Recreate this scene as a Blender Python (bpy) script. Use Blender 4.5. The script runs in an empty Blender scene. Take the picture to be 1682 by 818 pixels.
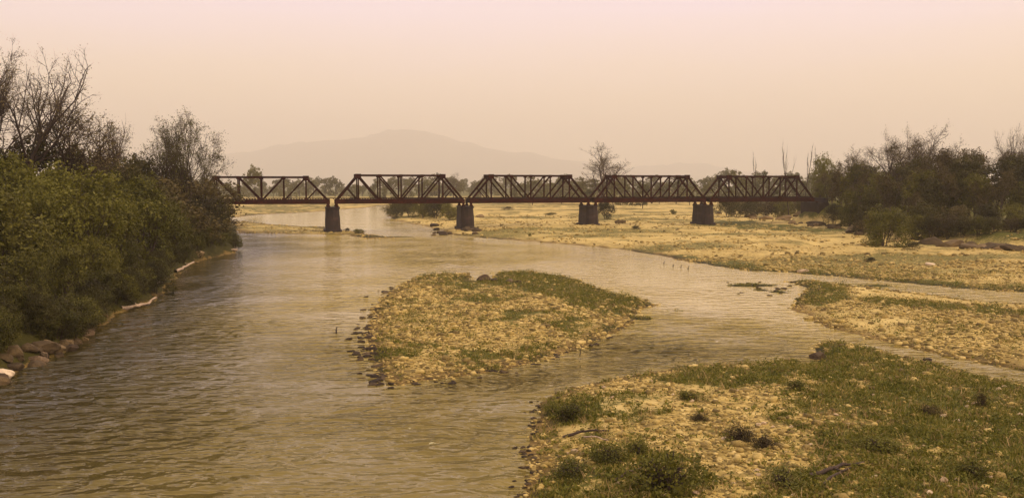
import bpy, math, random
import numpy as np
from mathutils import Vector

# ---------------------------------------------------------------- camera, sky, sun, exposure
SC = bpy.context.scene
COL = SC.collection
H = 11.0                                   # eye height above the river (standing on another bridge)
F = 1400.0 / 1682.0                        # focal length in picture widths
PITCH = math.atan(104.0 / 1400.0)

cam = bpy.data.cameras.new('camera')
cam.sensor_width = 36.0
cam.lens = 36.0 * F
cam.clip_start = 0.1
cam.clip_end = 30000.0
cam_ob = bpy.data.objects.new('camera', cam)
cam_ob.location = (0, 0, H)
cam_ob.rotation_euler = (math.pi / 2 - PITCH, 0, 0)
COL.objects.link(cam_ob)
SC.camera = cam_ob

SUN_EL, SUN_AZ = math.radians(52), math.radians(118)      # azimuth clockwise from +Y
W = bpy.data.worlds.new('World')
SC.world = W
W.use_nodes = True
wt = W.node_tree
for n in list(wt.nodes):
    wt.nodes.remove(n)
w_out = wt.nodes.new('ShaderNodeOutputWorld')
sky = wt.nodes.new('ShaderNodeTexSky')
sky.sky_type = 'NISHITA'
sky.sun_disc = False
sky.sun_elevation = SUN_EL
sky.sun_rotation = SUN_AZ
sky.dust_density = 9.0
sky.air_density = 1.0
sky.ozone_density = 0.3
bg1 = wt.nodes.new('ShaderNodeBackground')
bg1.inputs['Strength'].default_value = 0.05
tint = wt.nodes.new('ShaderNodeMix')
tint.data_type = 'RGBA'
tint.blend_type = 'MULTIPLY'
tint.inputs['Factor'].default_value = 1.0
tint.inputs[7].default_value = (0.80, 0.54, 0.36, 1)
wt.links.new(sky.outputs[0], tint.inputs[6])
wt.links.new(tint.outputs[2], bg1.inputs['Color'])
# the even veil of dust over the whole sky: peach low down, faintly lilac higher up
tc = wt.nodes.new('ShaderNodeTexCoord')
sep = wt.nodes.new('ShaderNodeSeparateXYZ')
ramp = wt.nodes.new('ShaderNodeValToRGB')
bg2 = wt.nodes.new('ShaderNodeBackground')
bg2.inputs['Strength'].default_value = 1.0
wt.links.new(tc.outputs['Generated'], sep.inputs[0])
sky_n = wt.nodes.new('ShaderNodeTexNoise')      # faint uneven streaks in the dust
sky_m = wt.nodes.new('ShaderNodeMapping')
sky_m.inputs['Scale'].default_value = (1.0, 1.0, 7.0)
sky_n.inputs['Scale'].default_value = 2.2
sky_n.inputs['Detail'].default_value = 3
sky_a = wt.nodes.new('ShaderNodeMath')
sky_a.operation = 'MULTIPLY_ADD'
sky_a.inputs[1].default_value = 0.09
wt.links.new(tc.outputs['Generated'], sky_m.inputs[0])
wt.links.new(sky_m.outputs[0], sky_n.inputs['Vector'])
sky_b = wt.nodes.new('ShaderNodeMath')
sky_b.operation = 'SUBTRACT'
sky_b.inputs[1].default_value = 0.045
wt.links.new(sep.outputs['Z'], sky_b.inputs[0])
wt.links.new(sky_n.outputs['Fac'], sky_a.inputs[0])
wt.links.new(sky_b.outputs[0], sky_a.inputs[2])
wt.links.new(sky_a.outputs[0], ramp.inputs['Fac'])
wt.links.new(ramp.outputs['Color'], bg2.inputs['Color'])
RAMP = [(0.0, (1.16, 0.88, 0.47)), (0.05, (1.15, 0.89, 0.55)), (0.12, (1.11, 0.88, 0.72)), (0.22, (1.05, 0.88, 1.12)), (1.0, (0.88, 0.77, 0.80))]
while len(ramp.color_ramp.elements) < len(RAMP):
    ramp.color_ramp.elements.new(0.5)
for e, (p, c) in zip(ramp.color_ramp.elements, RAMP):
    e.position = p
    e.color = (*c, 1)
add = wt.nodes.new('ShaderNodeAddShader')
wt.links.new(bg1.outputs[0], add.inputs[0])
wt.links.new(bg2.outputs[0], add.inputs[1])
wt.links.new(add.outputs[0], w_out.inputs['Surface'])

sun = bpy.data.lights.new('sun', 'SUN')
sun.energy = 1.4
sun.angle = math.radians(14)
sun.color = (1.0, 0.85, 0.54)
sun_ob = bpy.data.objects.new('sun', sun)
sd = Vector((math.sin(SUN_AZ) * math.cos(SUN_EL), math.cos(SUN_AZ) * math.cos(SUN_EL), math.sin(SUN_EL)))
sun_ob.rotation_euler = (-sd).to_track_quat('-Z', 'Y').to_euler()
sun_ob.location = (60, -40, 120)
COL.objects.link(sun_ob)

SC.view_settings.view_transform = 'Standard'
SC.view_settings.look = 'None'
SC.view_settings.exposure = 0.08
SC.view_settings.gamma = 1.0
SC.cycles.volume_bounces = 2
SC.cycles.max_bounces = 6
SC.cycles.transparent_max_bounces = 8
SC.cycles.use_denoising = True

# ---------------------------------------------------------------- helpers
RNG = np.random.default_rng(11)


def ray(x, y):
    u, v = (x - 841.0) / 1400.0, (y - 409.0) / 1400.0
    cp, sp = math.cos(PITCH), math.sin(PITCH)
    return np.array([u, cp - v * sp, -sp - v * cp])


def px(x, y, z=0.0):
    """the place on the level z that is seen at x, y of the photograph"""
    d = ray(x, y)
    t = (z - H) / d[2]
    return np.array([d[0] * t, d[1] * t])


def at(x, D):
    """ground position at picture column x and D metres away"""
    return np.array([(x - 841.0) / 1400.0 * D, D])


def ztop(y, D):
    d = ray(841, y)
    return H + d[2] / d[1] * D


def link(o, parent=None):
    COL.objects.link(o)
    if parent is not None:
        o.parent = parent
    return o


def mesh_obj(name, V, Fc, m, parent=None, smooth=False):
    me = bpy.data.meshes.new(name)
    V = np.asarray(V, dtype=np.float32)
    if isinstance(Fc, np.ndarray):
        k = Fc.shape[1]
        me.vertices.add(len(V))
        me.vertices.foreach_set('co', V.ravel())
        me.loops.add(Fc.size)
        me.loops.foreach_set('vertex_index', Fc.astype(np.int32).ravel())
        me.polygons.add(len(Fc))
        me.polygons.foreach_set('loop_start', np.arange(0, Fc.size, k, dtype=np.int32))
        me.update(calc_edges=True)
    else:
        me.from_pydata(V.tolist(), [], Fc)
        me.update()
    if smooth:
        me.polygons.foreach_set('use_smooth', np.ones(len(me.polygons), dtype=bool))
    if m is not None:
        me.materials.append(m)
    return link(bpy.data.objects.new(name, me), parent)


def tag(o, label=None, cat=None, group=None, kind=None):
    if label: o['label'] = label
    if cat: o['category'] = cat
    if group: o['group'] = group
    if kind: o['kind'] = kind
    return o


def empty(name, loc, rz=0.0, s=1.0):
    o = bpy.data.objects.new(name, None)
    o.empty_display_size = 0.5
    o.location = loc
    o.rotation_euler = (0, 0, rz)
    o.scale = (s, s, s) if not hasattr(s, '__len__') else s
    return link(o)


# value noise
def _hash(ix, iy, s):
    n = (ix.astype(np.int64) * 374761393 + iy.astype(np.int64) * 668265263 + s * 1442695041) & 0xffffffff
    n = ((n ^ (n >> 13)) * 1274126177) & 0xffffffff
    n = n ^ (n >> 16)
    return (n & 0xffff) / 65535.0


def vnoise(x, y, s=0):
    ix, iy = np.floor(x), np.floor(y)
    fx, fy = x - ix, y - iy
    fx, fy = fx * fx * (3 - 2 * fx), fy * fy * (3 - 2 * fy)
    a, b = _hash(ix, iy, s), _hash(ix + 1, iy, s)
    c, d = _hash(ix, iy + 1, s), _hash(ix + 1, iy + 1, s)
    return (a + (b - a) * fx) * (1 - fy) + (c + (d - c) * fx) * fy


def fbm(x, y, s=0, o=4):
    r, a, t = 0.0, 0.5, 0.0
    for k in range(o):
        r = r + a * vnoise(x * 2.03 ** k + 13.7 * k, y * 2.03 ** k - 7.1 * k, s + k)
        t += a
        a *= 0.5
    return r / t                            # 0..1


def sstep(a, b, x):
    t = np.clip((x - a) / (b - a), 0, 1)
    return t * t * (3 - 2 * t)


def sdf(P, poly):
    """signed distance, positive inside"""
    poly = np.asarray(poly, dtype=float)
    x, y = P[:, 0], P[:, 1]
    d = np.full(len(P), 1e18)
    ins = np.zeros(len(P), bool)
    n = len(poly)
    for i in range(n):
        a, b = poly[i], poly[(i + 1) % n]
        e = b - a
        w0, w1 = x - a[0], y - a[1]
        t = np.clip((w0 * e[0] + w1 * e[1]) / (e @ e + 1e-12), 0, 1)
        d = np.minimum(d, (w0 - e[0] * t) ** 2 + (w1 - e[1] * t) ** 2)
        c = (a[1] > y) != (b[1] > y)
        if e[1] != 0:
            ins ^= c & (x < a[0] + (y - a[1]) / e[1] * e[0])
    d = np.sqrt(d)
    return np.where(ins, d, -d)


# ---------------------------------------------------------------- materials
MATS = {}


def node_mat(name):
    m = bpy.data.materials.new(name)
    m.use_nodes = True
    nt = m.node_tree
    b = nt.nodes['Principled BSDF']
    MATS[name] = m
    return m, nt, b


def N(nt, t, **kw):
    n = nt.nodes.new(t)
    for k, v in kw.items():
        setattr(n, k, v)
    return n


def ramp_node(nt, stops, interp='LINEAR'):
    r = nt.nodes.new('ShaderNodeValToRGB')
    r.color_ramp.interpolation = interp
    while len(r.color_ramp.elements) < len(stops):
        r.color_ramp.elements.new(0.5)
    for e, (p, c) in zip(r.color_ramp.elements, stops):
        e.position = p
        e.color = (*c, 1)
    return r


def mix(nt, fac, a, b, blend='MIX'):
    m = nt.nodes.new('ShaderNodeMix')
    m.data_type = 'RGBA'
    m.blend_type = blend
    for sock, v in ((m.inputs[0], fac), (m.inputs[6], a), (m.inputs[7], b)):
        if hasattr(v, 'links') or isinstance(v, bpy.types.NodeSocket):
            nt.links.new(v, sock)
        elif isinstance(v, (int, float)):
            sock.default_value = v
        else:
            sock.default_value = (*v, 1)
    return m.outputs[2]


def noise(nt, scale, detail=4, vec=None, rough=0.55):
    n = nt.nodes.new('ShaderNodeTexNoise')
    n.inputs['Scale'].default_value = scale
    n.inputs['Detail'].default_value = detail
    n.inputs['Roughness'].default_value = rough
    if vec is not None:
        nt.links.new(vec, n.inputs['Vector'])
    return n


def leaf_mat(name, cols, trans=0.25, rough=0.65):
    """leaves: one tint for each leaf, some light coming through"""
    m, nt, b = node_mat(name)
    g = N(nt, 'ShaderNodeNewGeometry')
    tcn = N(nt, 'ShaderNodeTexCoord')
    oi = N(nt, 'ShaderNodeObjectInfo')
    n = noise(nt, 0.55, 2, tcn.outputs['Object'])
    ad = N(nt, 'ShaderNodeMath', operation='MULTIPLY_ADD')
    nt.links.new(n.outputs['Fac'], ad.inputs[0])
    ad.inputs[1].default_value = 0.9
    sc = N(nt, 'ShaderNodeMath', operation='MULTIPLY_ADD')
    nt.links.new(g.outputs['Random Per Island'], sc.inputs[0])
    sc.inputs[1].default_value = 0.6
    sc.inputs[2].default_value = -0.40
    nt.links.new(sc.outputs[0], ad.inputs[2])
    ad2 = N(nt, 'ShaderNodeMath', operation='MULTIPLY_ADD')
    nt.links.new(oi.outputs['Random'], ad2.inputs[0])
    ad2.inputs[1].default_value = 0.56
    nt.links.new(ad.outputs[0], ad2.inputs[2])
    r = ramp_node(nt, cols)
    nt.links.new(ad2.outputs[0], r.inputs['Fac'])
    b.inputs['Roughness'].default_value = rough
    b.inputs['Specular IOR Level'].default_value = 0.25
    nt.links.new(r.outputs['Color'], b.inputs['Base Color'])
    tr = N(nt, 'ShaderNodeBsdfTranslucent')
    nt.links.new(r.outputs['Color'], tr.inputs['Color'])
    mx = N(nt, 'ShaderNodeMixShader')
    mx.inputs[0].default_value = trans
    nt.links.new(b.outputs[0], mx.inputs[1])
    nt.links.new(tr.outputs[0], mx.inputs[2])
    nt.links.new(mx.outputs[0], nt.nodes['Material Output'].inputs['Surface'])
    return m


LEAF_OLIVE = leaf_mat('leaf_olive', [(0.1, (0.036, 0.034, 0.005)), (0.5, (0.084, 0.078, 0.010)), (0.9, (0.150, 0.138, 0.017))])
LEAF_GREEN = leaf_mat('leaf_green', [(0.1, (0.042, 0.041, 0.005)), (0.5, (0.092, 0.090, 0.010)), (0.9, (0.152, 0.144, 0.017))])
LEAF_DARK = leaf_mat('leaf_dark', [(0.1, (0.020, 0.017, 0.005)), (0.5, (0.044, 0.038, 0.008)), (0.9, (0.080, 0.070, 0.012))])
LEAF_BROWN = leaf_mat('leaf_brown', [(0.1, (0.034, 0.023, 0.008)), (0.5, (0.068, 0.050, 0.014)), (0.9, (0.120, 0.092, 0.026))])
LEAF_BUD = leaf_mat('leaf_bud', [(0.1, (0.10, 0.075, 0.025)), (0.5, (0.17, 0.135, 0.045)), (0.9, (0.26, 0.20, 0.075))], trans=0.4)
LEAF_FAR = leaf_mat('leaf_far', [(0.1, (0.065, 0.062, 0.022)), (0.5, (0.125, 0.118, 0.038)), (0.9, (0.19, 0.175, 0.058))])  # far foliage lightened, putting some of the haze into its colour
GRASS_M = leaf_mat('grass_blade', [(0.05, (0.045, 0.052, 0.006)), (0.45, (0.110, 0.116, 0.012)), (0.75, (0.180, 0.174, 0.021)), (0.97, (0.36, 0.28, 0.07))], trans=0.3)
LEAF_WEED = leaf_mat('leaf_weed', [(0.1, (0.050, 0.054, 0.006)), (0.45, (0.130, 0.132, 0.014)), (0.75, (0.205, 0.188, 0.024)), (1.0, (0.28, 0.20, 0.045))], trans=0.3)
STRAW_M = leaf_mat('straw', [(0.1, (0.22, 0.14, 0.05)), (0.5, (0.38, 0.26, 0.10)), (0.9, (0.52, 0.38, 0.17))], trans=0.3)


def bark_mat(name, c0, c1):
    m, nt, b = node_mat(name)
    tcn = N(nt, 'ShaderNodeTexCoord')
    mp = N(nt, 'ShaderNodeMapping')
    mp.inputs['Scale'].default_value = (3, 3, 0.6)
    nt.links.new(tcn.outputs['Object'], mp.inputs[0])
    n = noise(nt, 2.5, 5, mp.outputs[0])
    r = ramp_node(nt, [(0.3, c0), (0.7, c1)])
    nt.links.new(n.outputs['Fac'], r.inputs['Fac'])
    nt.links.new(r.outputs['Color'], b.inputs['Base Color'])
    b.inputs['Roughness'].default_value = 0.9
    bp = N(nt, 'ShaderNodeBump')
    bp.inputs['Distance'].default_value = 0.03
    nt.links.new(n.outputs['Fac'], bp.inputs['Height'])
    nt.links.new(bp.outputs[0], b.inputs['Normal'])
    return m


BARK = bark_mat('bark', (0.030, 0.018, 0.012), (0.075, 0.048, 0.030))
BARK_PALE = bark_mat('bark_pale', (0.09, 0.065, 0.042), (0.17, 0.125, 0.080))
DRIFT = bark_mat('driftwood', (0.30, 0.21, 0.13), (0.58, 0.44, 0.30))
WOOD_WET = bark_mat('wet_wood', (0.020, 0.012, 0.009), (0.050, 0.032, 0.022))


def stone_mat(name, cols, rough=0.85, scale=1.3, bump=0.05):
    m, nt, b = node_mat(name)
    g = N(nt, 'ShaderNodeNewGeometry')
    tcn = N(nt, 'ShaderNodeTexCoord')
    oi = N(nt, 'ShaderNodeObjectInfo')
    n = noise(nt, scale, 6, tcn.outputs['Object'], 0.65)
    n2 = noise(nt, scale * 6, 4, tcn.outputs['Object'], 0.6)
    a0 = N(nt, 'ShaderNodeMath', operation='ADD')
    nt.links.new(g.outputs['Random Per Island'], a0.inputs[0])
    nt.links.new(oi.outputs['Random'], a0.inputs[1])
    fr = N(nt, 'ShaderNodeMath', operation='FRACT')
    nt.links.new(a0.outputs[0], fr.inputs[0])
    a1 = N(nt, 'ShaderNodeMath', operation='MULTIPLY_ADD')
    nt.links.new(fr.outputs[0], a1.inputs[0])
    a1.inputs[1].default_value = 0.62
    a2 = N(nt, 'ShaderNodeMath', operation='MULTIPLY_ADD')
    nt.links.new(n.outputs['Fac'], a2.inputs[0])
    a2.inputs[1].default_value = 0.75
    a2.inputs[2].default_value = -0.19
    nt.links.new(a2.outputs[0], a1.inputs[2])
    r = ramp_node(nt, cols)
    nt.links.new(a1.outputs[0], r.inputs['Fac'])
    nt.links.new(mix(nt, 0.25, r.outputs['Color'], n2.outputs['Fac'], 'OVERLAY'), b.inputs['Base Color'])
    b.inputs['Roughness'].default_value = rough
    b.inputs['Specular IOR Level'].default_value = 0.3
    bp = N(nt, 'ShaderNodeBump')
    bp.inputs['Distance'].default_value = bump
    nt.links.new(n2.outputs['Fac'], bp.inputs['Height'])
    nt.links.new(bp.outputs[0], b.inputs['Normal'])
    return m


COBBLE = stone_mat('cobble', [(0.05, (0.062, 0.043, 0.013)), (0.32, (0.18, 0.128, 0.035)), (0.62, (0.40, 0.290, 0.080)), (0.95, (0.70, 0.54, 0.20))], scale=2.0, bump=0.01)
ROCK = stone_mat('rock', [(0.1, (0.035, 0.022, 0.012)), (0.5, (0.12, 0.080, 0.042)), (0.9, (0.28, 0.195, 0.105))])
ROCK_PINK = stone_mat('bank_rock', [(0.1, (0.032, 0.021, 0.010)), (0.5, (0.12, 0.082, 0.036)), (0.9, (0.32, 0.225, 0.105))], scale=0.9)
WET_STONE = stone_mat('wet_stone', [(0.1, (0.022, 0.014, 0.007)), (0.5, (0.055, 0.036, 0.016)), (0.9, (0.13, 0.088, 0.040))], rough=0.75)
PALE_STONE = stone_mat('pale_stone', [(0.1, (0.36, 0.26, 0.15)), (0.5, (0.52, 0.39, 0.23)), (0.9, (0.70, 0.57, 0.38))], bump=0.01)


def rust_mat():
    m, nt, b = node_mat('rusted_steel')
    tcn = N(nt, 'ShaderNodeTexCoord')
    n = noise(nt, 0.9, 6, tcn.outputs['Object'], 0.7)
    n2 = noise(nt, 7.0, 4, tcn.outputs['Object'])
    r = ramp_node(nt, [(0.3, (0.013, 0.0022, 0.0018)), (0.52, (0.030, 0.0042, 0.0028)), (0.75, (0.075, 0.016, 0.007))])
    nt.links.new(n.outputs['Fac'], r.inputs['Fac'])
    nt.links.new(mix(nt, 0.3, r.outputs['Color'], n2.outputs['Fac'], 'OVERLAY'), b.inputs['Base Color'])
    b.inputs['Roughness'].default_value = 0.8
    b.inputs['Specular IOR Level'].default_value = 0.08
    return m


RUST = rust_mat()


def masonry_mat():
    m, nt, b = node_mat('pier_masonry')
    tcn = N(nt, 'ShaderNodeTexCoord')
    n = noise(nt, 0.5, 6, tcn.outputs['Object'], 0.7)
    mp = N(nt, 'ShaderNodeMapping')
    mp.inputs['Scale'].default_value = (1.6, 1.6, 0.18)
    nt.links.new(tcn.outputs['Object'], mp.inputs[0])
    n2 = noise(nt, 1.0, 4, mp.outputs[0])
    r = ramp_node(nt, [(0.3, (0.013, 0.007, 0.005)), (0.55, (0.028, 0.015, 0.010)), (0.8, (0.085, 0.048, 0.030))])
    nt.links.new(n.outputs['Fac'], r.inputs['Fac'])
    nt.links.new(mix(nt, 0.6, r.outputs['Color'], n2.outputs['Fac'], 'OVERLAY'), b.inputs['Base Color'])
    b.inputs['Roughness'].default_value = 0.9
    return m


MASONRY = masonry_mat()


def ground_mat():
    """sand and fine shingle; cover.R = turf, cover.G = wetness, cover.B = bare smooth sand"""
    m, nt, b = node_mat('ground_sand_shingle')
    at_ = N(nt, 'ShaderNodeAttribute', attribute_name='cover')
    se = N(nt, 'ShaderNodeSeparateColor')
    nt.links.new(at_.outputs['Color'], se.inputs[0])
    tcn = N(nt, 'ShaderNodeTexCoord')
    pos = tcn.outputs['Object']
    nb = noise(nt, 0.07, 5, pos, 0.6)
    ns = noise(nt, 3.2, 5, pos, 0.7)
    vo = N(nt, 'ShaderNodeTexVoronoi')
    vo.inputs['Scale'].default_value = 3.6
    nt.links.new(pos, vo.inputs['Vector'])
    sand = ramp_node(nt, [(0.25, (0.40, 0.300, 0.095)), (0.5, (0.52, 0.400, 0.135)), (0.75, (0.63, 0.500, 0.195))])
    nt.links.new(nb.outputs['Fac'], sand.inputs['Fac'])
    # fine shingle colours
    sc = N(nt, 'ShaderNodeSeparateColor')
    nt.links.new(vo.outputs['Color'], sc.inputs[0])
    sh = ramp_node(nt, [(0.0, (0.085, 0.062, 0.017)), (0.35, (0.27, 0.195, 0.050)), (0.8, (0.48, 0.355, 0.100)), (1.0, (0.66, 0.51, 0.20))])
    nt.links.new(sc.outputs[0], sh.inputs['Fac'])
    inv = N(nt, 'ShaderNodeMath', operation='MULTIPLY_ADD')
    nt.links.new(se.outputs[2], inv.inputs[0])
    inv.inputs[1].default_value = -0.8
    inv.inputs[2].default_value = 0.8
    base = mix(nt, inv.outputs[0], sand.outputs['Color'], sh.outputs['Color'])
    sp = ramp_node(nt, [(0.3, (0.55, 0.5, 0.42)), (0.62, (1, 1, 1))])
    nt.links.new(ns.outputs['Fac'], sp.inputs['Fac'])
    base = mix(nt, 0.55, base, sp.outputs['Color'], 'MULTIPLY')
    nm = noise(nt, 0.45, 6, pos, 0.72)          # drifts of darker stones and silt
    sm = ramp_node(nt, [(0.34, (0.60, 0.57, 0.50)), (0.48, (1.08, 1.08, 1.06)), (0.66, (1.3, 1.3, 1.3))])
    nt.links.new(nm.outputs['Fac'], sm.inputs['Fac'])
    base = mix(nt, 0.85, base, sm.outputs['Color'], 'MULTIPLY')
    ng = noise(nt, 1.1, 6, pos, 0.7)
    turf = ramp_node(nt, [(0.25, (0.042, 0.042, 0.006)), (0.5, (0.085, 0.083, 0.011)), (0.75, (0.16, 0.142, 0.024))])
    nt.links.new(ng.outputs['Fac'], turf.inputs['Fac'])
    # turf breaks up into tufts
    br = N(nt, 'ShaderNodeMath', operation='MULTIPLY_ADD')
    nt.links.new(ns.outputs['Fac'], br.inputs[0])
    br.inputs[1].default_value = 1.4
    br.inputs[2].default_value = -0.7
    ad = N(nt, 'ShaderNodeMath', operation='ADD')
    nt.links.new(se.outputs[0], ad.inputs[0])
    nt.links.new(br.outputs[0], ad.inputs[1])
    st = N(nt, 'ShaderNodeMapRange', interpolation_type='SMOOTHSTEP')
    st.inputs['From Min'].default_value = 0.32
    st.inputs['From Max'].default_value = 0.68
    nt.links.new(ad.outputs[0], st.inputs['Value'])
    base = mix(nt, st.outputs[0], base, turf.outputs['Color'])
    base = mix(nt, se.outputs[1], base, mix(nt, 1.0, base, (0.36, 0.31, 0.25), 'MULTIPLY'))
    nt.links.new(base, b.inputs['Base Color'])
    b.inputs['Roughness'].default_value = 0.92
    b.inputs['Specular IOR Level'].default_value = 0.2
    bp = N(nt, 'ShaderNodeBump')
    bp.inputs['Distance'].default_value = 0.10
    bp.inputs['Strength'].default_value = 0.8
    nt.links.new(ns.outputs['Fac'], bp.inputs['Height'])
    nt.links.new(bp.outputs[0], b.inputs['Normal'])
    return m


GROUND_M = ground_mat()


def water_mat():
    m, nt, b = node_mat('river_water')
    at_ = N(nt, 'ShaderNodeAttribute', attribute_name='flow')
    se = N(nt, 'ShaderNodeSeparateColor')
    nt.links.new(at_.outputs['Color'], se.inputs[0])
    tcn = N(nt, 'ShaderNodeTexCoord')
    mp = N(nt, 'ShaderNodeMapping')
    mp.inputs['Scale'].default_value = (0.75, 1.25, 1.0)
    mp.inputs['Rotation'].default_value = (0, 0, math.radians(9))
    nt.links.new(tcn.outputs['Object'], mp.inputs[0])
    warp = noise(nt, 0.16, 3, mp.outputs[0])
    wm = N(nt, 'ShaderNodeVectorMath', operation='MULTIPLY_ADD')
    nt.links.new(warp.outputs['Color'], wm.inputs[0])
    wm.inputs[1].default_value = (2.4, 2.4, 0)
    nt.links.new(mp.outputs[0], wm.inputs[2])
    n1 = noise(nt, 0.86, 2, wm.outputs[0], 0.45)
    n2 = noise(nt, 3.1, 2, wm.outputs[0], 0.5)
    n3 = noise(nt, 0.10, 4, tcn.outputs['Object'], 0.5)
    s = N(nt, 'ShaderNodeMath', operation='MULTIPLY_ADD')
    nt.links.new(n2.outputs['Fac'], s.inputs[0])
    s.inputs[1].default_value = 0.09
    nt.links.new(n1.outputs['Fac'], s.inputs[2])
    # patches of calmer and livelier water
    k = N(nt, 'ShaderNodeMapRange')
    k.inputs['From Min'].default_value = 0.36
    k.inputs['From Max'].default_value = 0.64
    k.inputs['To Min'].default_value = 0.25
    k.inputs['To Max'].default_value = 1.45
    nt.links.new(n3.outputs['Fac'], k.inputs['Value'])
    kk = N(nt, 'ShaderNodeMath', operation='MULTIPLY')
    nt.links.new(k.outputs[0], kk.inputs[0])
    nt.links.new(se.outputs[0], kk.inputs[1])
    bp = N(nt, 'ShaderNodeBump')
    bp.inputs['Distance'].default_value = 3.0
    nt.links.new(kk.outputs[0], bp.inputs['Strength'])
    nt.links.new(s.outputs[0], bp.inputs['Height'])
    nt.links.new(bp.outputs[0], b.inputs['Normal'])
    # silt browner and lighter in shallows; painted sky reflection far off and in calms
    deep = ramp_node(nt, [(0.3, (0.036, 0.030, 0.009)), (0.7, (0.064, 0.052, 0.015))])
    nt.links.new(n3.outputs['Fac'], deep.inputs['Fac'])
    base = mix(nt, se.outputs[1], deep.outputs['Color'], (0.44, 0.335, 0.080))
    # specks of broken white water where the current is fast
    fo = noise(nt, 1.7, 5, wm.outputs[0], 0.7)
    fm = N(nt, 'ShaderNodeMapRange')
    fm.inputs['From Min'].default_value = 0.665
    fm.inputs['From Max'].default_value = 0.72
    nt.links.new(fo.outputs['Fac'], fm.inputs['Value'])
    fx = N(nt, 'ShaderNodeMath', operation='MULTIPLY')
    nt.links.new(fm.outputs[0], fx.inputs[0])
    nt.links.new(se.outputs[2], fx.inputs[1])
    base = mix(nt, fx.outputs[0], base, (0.75, 0.70, 0.58))
    nt.links.new(base, b.inputs['Base Color'])
    b.inputs['Roughness'].default_value = 0.10
    b.inputs['IOR'].default_value = 1.333
    b.inputs['Specular IOR Level'].default_value = 0.42
    return m


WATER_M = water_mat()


def hill_mat():
    m, nt, b = node_mat('hill_forest')
    tcn = N(nt, 'ShaderNodeTexCoord')
    n = noise(nt, 0.012, 6, tcn.outputs['Object'], 0.7)
    r = ramp_node(nt, [(0.3, (0.07, 0.07, 0.03)), (0.6, (0.16, 0.145, 0.06)), (0.8, (0.30, 0.24, 0.11))])  # slope tones lightened, part of the haze mixed into the colour
    nt.links.new(n.outputs['Fac'], r.inputs['Fac'])
    nt.links.new(r.outputs['Color'], b.inputs['Base Color'])
    b.inputs['Roughness'].default_value = 1.0
    return m


HILL_M = hill_mat()

# ---------------------------------------------------------------- the lie of the land (waterlines read off the photograph, on the level z = 0)
D1 = 202.0


def bridge_pt(t, off=0.0):
    """point on the bridge's axis, t = number of spans from the pier that stands in the river"""
    p = np.array([D1 * (-295 + 215 * t) / 1400.0, D1 * (1 + 0.0389 * t)])
    e = np.array([215 / 1400.0, 0.0389])
    e /= np.linalg.norm(e)
    return p + off * np.array([-e[1], e[0]])


B0 = bridge_pt(0)
BE = (bridge_pt(1) - B0)
SPAN = float(np.linalg.norm(BE))
BE = BE / SPAN
BN = np.array([-BE[1], BE[0]])
BANG = math.atan2(BE[1], BE[0])


def pxs(pts):
    return [px(*p) for p in pts]


ISLAND = pxs([(690, 455), (715, 450), (745, 448), (768, 450), (772, 460), (790, 463), (805, 458), (812, 449), (835, 446), (885, 446), (940, 458), (1000, 477), (1068, 496), (1085, 502),
              (1052, 508), (1040, 515), (1046, 522), (1010, 545), (960, 570), (900, 590), (840, 605), (780, 615), (700, 625), (645, 634), (625, 617), (612, 590), (604, 560), (608, 530), (622, 500), (640, 478), (665, 462)])
NEARBAR = pxs([(842, 900), (850, 840), (862, 800), (876, 770), (866, 740), (880, 700), (884, 664), (905, 650), (960, 632), (1020, 620), (1080, 609), (1150, 601), (1230, 596), (1305, 592), (1318, 598), (1345, 597), (1356, 586), (1340, 574),
               (1346, 562), (1375, 561), (1420, 571), (1480, 586), (1560, 605), (1682, 636), (1850, 674), (2300, 766)]) + [np.array([60, 2]), np.array([1.0, 2])]
MIDBAR = pxs([(1285, 462), (1330, 460), (1400, 468), (1500, 482), (1580, 492), (1682, 500), (1900, 518), (2400, 560), (2400, 750), (1900, 655), (1682, 609), (1560, 586), (1480, 568), (1420, 553), (1362, 539), (1322, 522), (1312, 510), (1304, 494), (1318, 484), (1326, 472)])
RIGHTBANK = pxs([(636, 352), (646, 362), (690, 370), (720, 378), (745, 386), (790, 390), (850, 395), (950, 403), (1040, 412), (1100, 425), (1160, 435), (1230, 445), (1300, 448), (1330, 451), (1400, 456), (1500, 467), (1600, 476), (1682, 481), (1900, 497), (2400, 540)]) + \
    [np.array([900, 60]), np.array([22000, 60]), np.array([22000, 22000])] + [np.array([-74, 22000]), px(634, 336)]
LEFTBANK = [np.array([-30, -60]), np.array([-29.5, 12])] + pxs([(-160, 690), (0, 626), (40, 602), (100, 582), (140, 547), (200, 512), (255, 492), (300, 447), (335, 426), (380, 416), (391, 411), (389, 392), (386, 372), (378, 366), (330, 361), (200, 359)]) + \
    [np.array([-600, 300]), np.array([-22000, 300]), np.array([-22000, -60])]
SPIT = pxs([(380, 362), (405, 364), (440, 368), (500, 372), (535, 372), (560, 379), (590, 381), (625, 387), (650, 391), (610, 393), (560, 385), (520, 385), (440, 384), (395, 383), (380, 380)])
FARLEFT = pxs([(100, 357), (300, 357.5), (390, 357), (430, 352.5), (500, 349.5), (545, 346), (595, 342), (632, 337.5)]) + [px(660, 336), np.array([-74, 22000]), np.array([-22000, 22000]), np.array([-22000, 300]), np.array([-600, 300])]
TERRACE = [px(1250, 346, 1.0), px(1320, 357, 1.0), px(1400, 377, 1.0), px(1500, 393, 1.0), px(1600, 403, 1.0), px(1682, 411, 1.0), px(1900, 428, 1.0), np.array([260, 60]), np.array([22000, 60]), np.array([22000, 1500]), np.array([180, 1500]), px(1250, 338, 1.0)]
ISLETS = [(1236, 469, 3.2, 1.0), (1056, 523, 0.9, 0.7), (1108, 511, 0.8, 0.4), (640, 389, 6.0, 1.3), (1250, 476, 1.2, 0.4), (1283, 480, 1.3, 0.4), (1440, 470, 3.5, 0.5)]

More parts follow.
